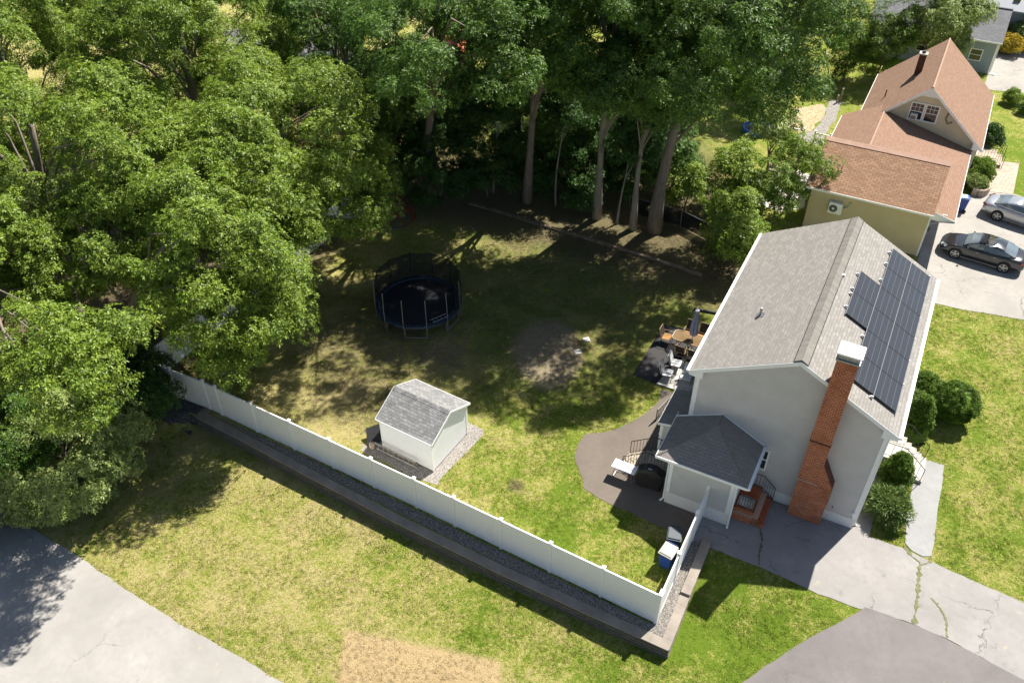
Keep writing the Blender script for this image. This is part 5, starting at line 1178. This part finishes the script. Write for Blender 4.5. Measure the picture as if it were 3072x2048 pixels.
# ------------------------------------------------------------------ grass tufts over the lawns
def inside(P, poly):
    x, y = P[:, 0], P[:, 1]; r = np.zeros(len(P), bool); n = len(poly)
    for i in range(n):
        x1, y1 = poly[i]; x2, y2 = poly[(i+1) % n]
        if y1 == y2: continue
        c = ((y1 > y) != (y2 > y)) & (x < (x2-x1)*(y-y1)/(y2-y1)+x1); r ^= c
    return r
def tufts():
    rng = np.random.default_rng(77); n = 110000
    d = rng.random(n)**.75; Y = 12+34*d; X = rng.uniform(-1, 1, n)*(9+Y*.52)+1.5
    P = np.stack([X, Y], 1); keep = np.ones(n, bool)
    for poly in PAVED: keep &= ~inside(P, poly)
    hs = np.array([LW(-8.0, -2.5)[:2], LW(.1, -2.5)[:2], LW(.1, 11.3)[:2], LW(-8.0, 11.3)[:2]]); keep &= ~inside(P, hs)
    wl = np.array([(-15.9, 30.0), (-.6, 20.7), (6.1, 17.2), (8.8, 22.5), (8.1, 22.9), (5.8, 18.0), (-.5, 21.5), (-15.4, 30.6)]); keep &= ~inside(P, wl)
    nn_ = np.sin(P[:, 0]*1.7+np.sin(P[:, 1]*1.3)*2)+np.sin(P[:, 1]*2.1+P[:, 0]*.6)+rng.normal(0, 1.0, n); keep &= nn_ > -.6
    bare = ((P[:, 0]-1.9)**2/3.6+(P[:, 1]-34.8)**2/7.0) < rng.uniform(.2, 1.4, n); keep &= ~bare
    P = P[keep]; Z = np.array([hgt(x, y) for x, y in P])
    ax = rng.normal(0, .18, (len(P), 3)); ax[:, 2] = 1; ax /= np.linalg.norm(ax, axis=1)[:, None]
    o = leaf_mesh('grass', np.column_stack([P, Z]), ax, rng, 5, .075, .34, M['tuft'], None, (.1, .8))
    tag(o, kind='stuff')
tufts()
# ------------------------------------------------------------------ trees
G1 = 'oaks left of the white side fence'; G2 = 'tall trees along the back of the lawn'; G3 = 'trees beyond the back of the lawn'; G4 = 'understory bushes at the back of the lawn'
# bright oaks on the left
T = tree
T('oak', -14.6, 43.2, 15, (2.4, -2.0, 8.6, 5.6, 5.6, 4.6), M['oak'], 'yellow green oak whose crown reaches out beside the trampoline', group=G1, seed=31, n=190, trunk_r=.36, extra=[(5.0, -2.4, 6.0, 3.0, 3.0, 2.2)])
T('oak', -18.2, 37.6, 15, (4.0, -2.0, 8.6, 4.8, 5.0, 4.4), M['oak'], 'yellow green oak standing beside the middle of the side fence', group=G1, seed=32, n=180, trunk_r=.34, extra=[(6.6, -5.6, 6.0, 2.3, 2.5, 2.2)])
T('oak', -19.8, 33.4, 14, (7.0, -3.0, 8.2, 3.3, 3.4, 3.7), M['oak'], 'yellow green oak overhanging the left end of the long white fence', group=G1, seed=33, n=110, trunk_r=.32, extra=[(7.3, -4.9, 5.2, 1.3, 1.3, .9), (1.5, .2, 8.0, 3.0, 3.0, 3.2)])
T('oak', -23.5, 36.5, 17, (2.5, -1.0, 11.0, 5.4, 5.0, 4.6), M['oak'], 'tallest yellow green oak with a bare forked trunk at the left', group=G1, seed=34, n=210, trunk_r=.40, zmin=-.2, extra=[(-.6, -3.2, 8.0, 4.6, 3.6, 3.6), (-5.5, -1.5, 8.5, 4.0, 4.0, 4.0)])
T('oak', -24.6, 30.6, 13, (1.4, -1.2, 8.5, 3.8, 3.8, 3.8), M['oak'], 'yellow green oak above the olive shrub at the left edge', group=G1, seed=35, n=140, trunk_r=.32, extra=[(8.0, -6.4, 9.6, 2.5, 2.2, 1.9)])
T('oak', -19.0, 47.5, 17, (1.0, 0, 10.8, 5.4, 5.4, 5.0), M['oak'], 'yellow green oak behind the forked one, towards the top left', group=G1, seed=36, n=170, trunk_r=.36)
T('oak', -28.5, 46.0, 17, (1.0, 0, 10.5, 6.0, 6.0, 5.0), M['oak'], 'yellow green oak in the top left corner of the picture', group=G1, seed=37, n=170, trunk_r=.36)
T('oak', -35.5, 57.0, 17, (1, -1, 10, 6.5, 6.2, 5.4), M['oak'], 'oak at the very top left edge, farthest left', group=G1, seed=100, n=150, trunk_r=.34)
T('oak', -27.5, 62.0, 17, (0, -1, 10, 6.2, 6.0, 5.4), M['oak'], 'oak at the top edge right of the top left corner', group=G1, seed=101, n=150, trunk_r=.34)
T('oak', -31.0, 37.0, 14, (1, 0, 8, 4.6, 4.6, 4.2), M['oak'], 'yellow green oak cut by the left edge halfway up', group=G1, seed=102, n=120, trunk_r=.34)
T('oak', -20.5, 56.5, 16, (0, 0, 9.5, 6.0, 6.0, 5.0), M['oak'], 'oak with a lighter crown at the top edge, left of centre', group=G1, seed=38, n=150, trunk_r=.36)
T('maple', -24.6, 25.8, 8, (1.0, .5, 4.0, 3.6, 3.4, 2.8), M['oak_dark'], 'dark green small tree between the olive shrub and the left edge', group=G1, seed=39, n=110, trunk_r=.2)
T('maple', -19.8, 29.9, 6, (.6, .6, 2.4, 2.4, 2.3, 1.8), M['maple'], 'dark low tree in the shade at the left end of the retaining wall', group=G1, seed=40, n=70, trunk_r=.15)
T('olive_shrub', -20.2, 26.2, 5, (0, 0, 2.6, 3.5, 3.2, 2.6), M['olive'], 'big olive grey rounded shrub at the edge of the street', 'shrub', None, seed=41, n=170, per=64, ll=.15, cr=.6, trunk_r=.10, zmin=-.6)
T('olive_shrub', -23.4, 24.6, 4, (0, 0, 1.7, 2.5, 2.2, 1.7), M['olive'], 'smaller olive grey shrub cut by the left edge beside the street', 'shrub', None, seed=42, n=80, per=56, ll=.15, cr=.55, trunk_r=.08, zmin=-.6)
# darker trees left of centre
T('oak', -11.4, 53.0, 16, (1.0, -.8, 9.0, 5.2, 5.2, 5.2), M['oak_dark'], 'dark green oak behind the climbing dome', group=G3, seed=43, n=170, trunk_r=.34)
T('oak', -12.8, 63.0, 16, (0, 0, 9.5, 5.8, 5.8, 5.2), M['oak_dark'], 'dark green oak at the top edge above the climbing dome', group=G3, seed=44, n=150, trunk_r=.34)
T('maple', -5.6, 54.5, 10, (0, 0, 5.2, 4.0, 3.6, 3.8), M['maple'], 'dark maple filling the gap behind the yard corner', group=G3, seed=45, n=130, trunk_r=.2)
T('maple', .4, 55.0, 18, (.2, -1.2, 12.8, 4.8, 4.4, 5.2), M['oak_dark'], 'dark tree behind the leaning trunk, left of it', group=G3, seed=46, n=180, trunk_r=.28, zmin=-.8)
T('maple', -8.7, 50.0, 6, (.5, .3, 3.2, 2.6, 2.3, 2.6), M['maple'], 'dark bushy tree just behind the climbing dome', group=G4, seed=47, n=80, trunk_r=.12)
# tall trees along the back edge
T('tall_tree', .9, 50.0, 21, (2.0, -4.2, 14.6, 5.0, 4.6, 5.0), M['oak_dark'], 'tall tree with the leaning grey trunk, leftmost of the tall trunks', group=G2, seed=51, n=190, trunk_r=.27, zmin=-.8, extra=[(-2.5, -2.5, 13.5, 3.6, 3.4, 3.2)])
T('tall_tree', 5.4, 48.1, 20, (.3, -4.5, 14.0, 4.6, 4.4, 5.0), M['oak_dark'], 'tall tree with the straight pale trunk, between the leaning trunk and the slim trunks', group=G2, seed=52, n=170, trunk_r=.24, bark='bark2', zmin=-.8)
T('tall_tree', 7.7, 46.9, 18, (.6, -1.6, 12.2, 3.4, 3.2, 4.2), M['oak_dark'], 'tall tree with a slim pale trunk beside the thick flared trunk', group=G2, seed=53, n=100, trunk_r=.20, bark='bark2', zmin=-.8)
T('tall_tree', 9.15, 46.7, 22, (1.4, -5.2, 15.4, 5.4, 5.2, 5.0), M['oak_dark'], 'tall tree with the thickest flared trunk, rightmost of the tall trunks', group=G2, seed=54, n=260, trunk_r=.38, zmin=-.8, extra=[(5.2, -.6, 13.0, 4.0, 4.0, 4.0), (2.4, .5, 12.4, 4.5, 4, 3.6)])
for i, (x, y, h_, lb) in enumerate(((2.95, 49.7, 8, 'thin leaning sapling between the leaning trunk and the straight trunk'), (6.9, 47.4, 7, 'thin sapling just left of the slim pale trunk'), (-1.2, 51.2, 8, 'thin dark sapling left of the leaning trunk'))):
    T('sapling', x, y, h_, (.4, .6, h_*.8, 1.6, 1.5, 1.8), M['maple'], lb, 'sapling', 'saplings among the tall trunks', trunk_r=.07, seed=60+i, n=28, bark='bark2', limbs=8)
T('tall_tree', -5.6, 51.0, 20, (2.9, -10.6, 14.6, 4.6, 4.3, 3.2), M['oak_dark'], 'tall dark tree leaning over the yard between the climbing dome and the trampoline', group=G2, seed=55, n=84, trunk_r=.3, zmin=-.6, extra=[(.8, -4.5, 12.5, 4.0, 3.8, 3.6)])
# beyond
T('bush', 5.6, 61.5, 5, (0, 0, 2.8, 2.6, 2.6, 2.4), M['oak'], 'sunlit low bush far behind the straight pale trunk', 'bush', G4, seed=71, n=80, trunk_r=.06, cr=.55, ll=.18, limbs=10)
T('broad_tree', 23.5, 75.0, 14, (0, 0, 9.4, 4.6, 4.6, 4.4), M['oak_dark'], 'leafy tree at the top edge left of the slate grey roof', group=G3, seed=73, n=120, trunk_r=.28)
T('broad_tree', -3.5, 70.0, 16, (0, 0, 10.0, 5.4, 5.4, 5.0), M['oak_dark'], 'leafy tree at the top edge above the leaning trunk', group=G3, seed=74, n=120, trunk_r=.3, per=36, ll=.28)
T('broad_tree', 8.5, 69.5, 16, (0, 0, 9.6, 5.6, 5.6, 5.0), M['oak_dark'], 'leafy tree at the top edge in the middle', group=G3, seed=75, n=120, trunk_r=.3, per=36, ll=.28)
T('broad_tree', 19.5, 68.0, 15, (0, 0, 9.0, 5.4, 5.4, 5.0), M['oak_dark'], 'leafy tree at the top edge right of the middle', group=G3, seed=76, n=120, trunk_r=.3, per=36, ll=.28)
for i, (x, y, rx, h_, mt, lb) in enumerate((
    (3.4, 54.2, 2.8, 7.0, 'oak_dark', 'tall leafy bush filling the view between the leaning and the straight trunks'), (9.0, 53.6, 2.8, 7.0, 'oak_dark', 'tall leafy bush behind the gap left of the thickest trunk'), (-5.0, 49.9, 2.2, 4.6, 'maple', 'dark bush at the yard corner right of the climbing dome'), (5.2, 51.2, 1.9, 4.6, 'maple', 'bush right behind the straight pale trunk'), (14.4, 49.6, 1.5, 4.2, 'oak', 'sunlit yellow green bush beyond the chain link fence'), (-1.6, 50.9, 1.7, 3.4, 'maple', 'low bush at the left end of the timber edging'),
    (1.6, 53.6, 2.6, 8.4, 'oak_dark', 'tall slim leafy bush right behind the leaning trunk'), (7.0, 53.0, 2.4, 8.2, 'oak_dark', 'tall slim leafy bush between the straight and the slim trunks'), (10.6, 50.6, 1.8, 5.6, 'oak_dark', 'leafy bush just behind the thickest trunk'),
    (3.2, 52.0, 2.0, 4.2, 'maple', 'dark bush behind the thin leaning sapling'), (-1.8, 53.2, 2.6, 5.0, 'maple', 'dark bush behind the yard corner edging'), (7.8, 51.4, 2.4, 4.4, 'maple', 'dark bush behind the slim pale trunk'),
    (11.4, 48.6, 1.5, 3.6, 'oak', 'leafy bush right of the thickest trunk'), (13.8, 45.2, 1.5, 3.2, 'oak', 'leafy bush at the end of the chain link fence'), (13.2, 41.9, 1.6, 3.6, 'oak', 'yellow green bush at the back corner of the grey house'),
    (16.6, 47.2, 1.6, 4.2, 'lime', 'yellow green bush behind the bush at the end of the chain fence'), (1.4, 51.6, 1.3, 2.4, 'maple', 'low dark bush at the foot of the leaning trunk'), (4.6, 49.4, 1.2, 2.2, 'maple', 'low dark bush left of the straight pale trunk'))):
    T('bush', x, y, h_, (0, 0, h_*.55, rx, rx, h_*.5), M[mt], lb, 'bush', G4, seed=80+i, n=int(rx*rx*11)+14, trunk_r=.06, cr=.55, ll=.18, limbs=10)
T('light_tree', *LW(-8.9, 24.2)[:2], 6.5, (.3, -.3, 4.0, 1.9, 2.0, 2.2), M['lime'], 'thin light green tree in front of the ochre garage wall', group=None, seed=95, n=34, per=24, cr=.5, ll=.2, trunk_r=.09, bark='bark2', inner=.5)
T('light_tree', *LW(-10.9, 26.5)[:2], 6.5, (0, 0, 4.2, 1.7, 1.8, 2.2), M['olive'], 'grey green tree over the garden steps', group=None, seed=96, n=30, per=30, cr=.5, ll=.2, trunk_r=.09, inner=.5)
T('round_tree', *LW(-4.0, 50.6)[:2], 9, (0, 0, 5.0, 3.4, 3.4, 3.4), M['olive'], 'rounded pale green tree between the russet roof and the slate grey roof', group=None, seed=97, n=130, per=42, ll=.2, trunk_r=.2)
T('hedge_tree', *LW(-9.5, 47.0)[:2], 6, (0, 0, 3.4, 1.7, 1.9, 3.2), M['yew'], 'dark columnar evergreen behind the russet roof, left one', 'evergreen', 'dark evergreens behind the russet roof', seed=98, n=90, per=44, cr=.5, ll=.14, trunk_r=.1, zmin=-.9)
T('hedge_tree', *LW(-7.0, 47.4)[:2], 6, (0, 0, 3.4, 1.8, 1.9, 3.3), M['yew'], 'dark columnar evergreen behind the russet roof, right one beside the pale green tree', 'evergreen', 'dark evergreens behind the russet roof', seed=99, n=90, per=44, cr=.5, ll=.14, trunk_r=.1, zmin=-.9)
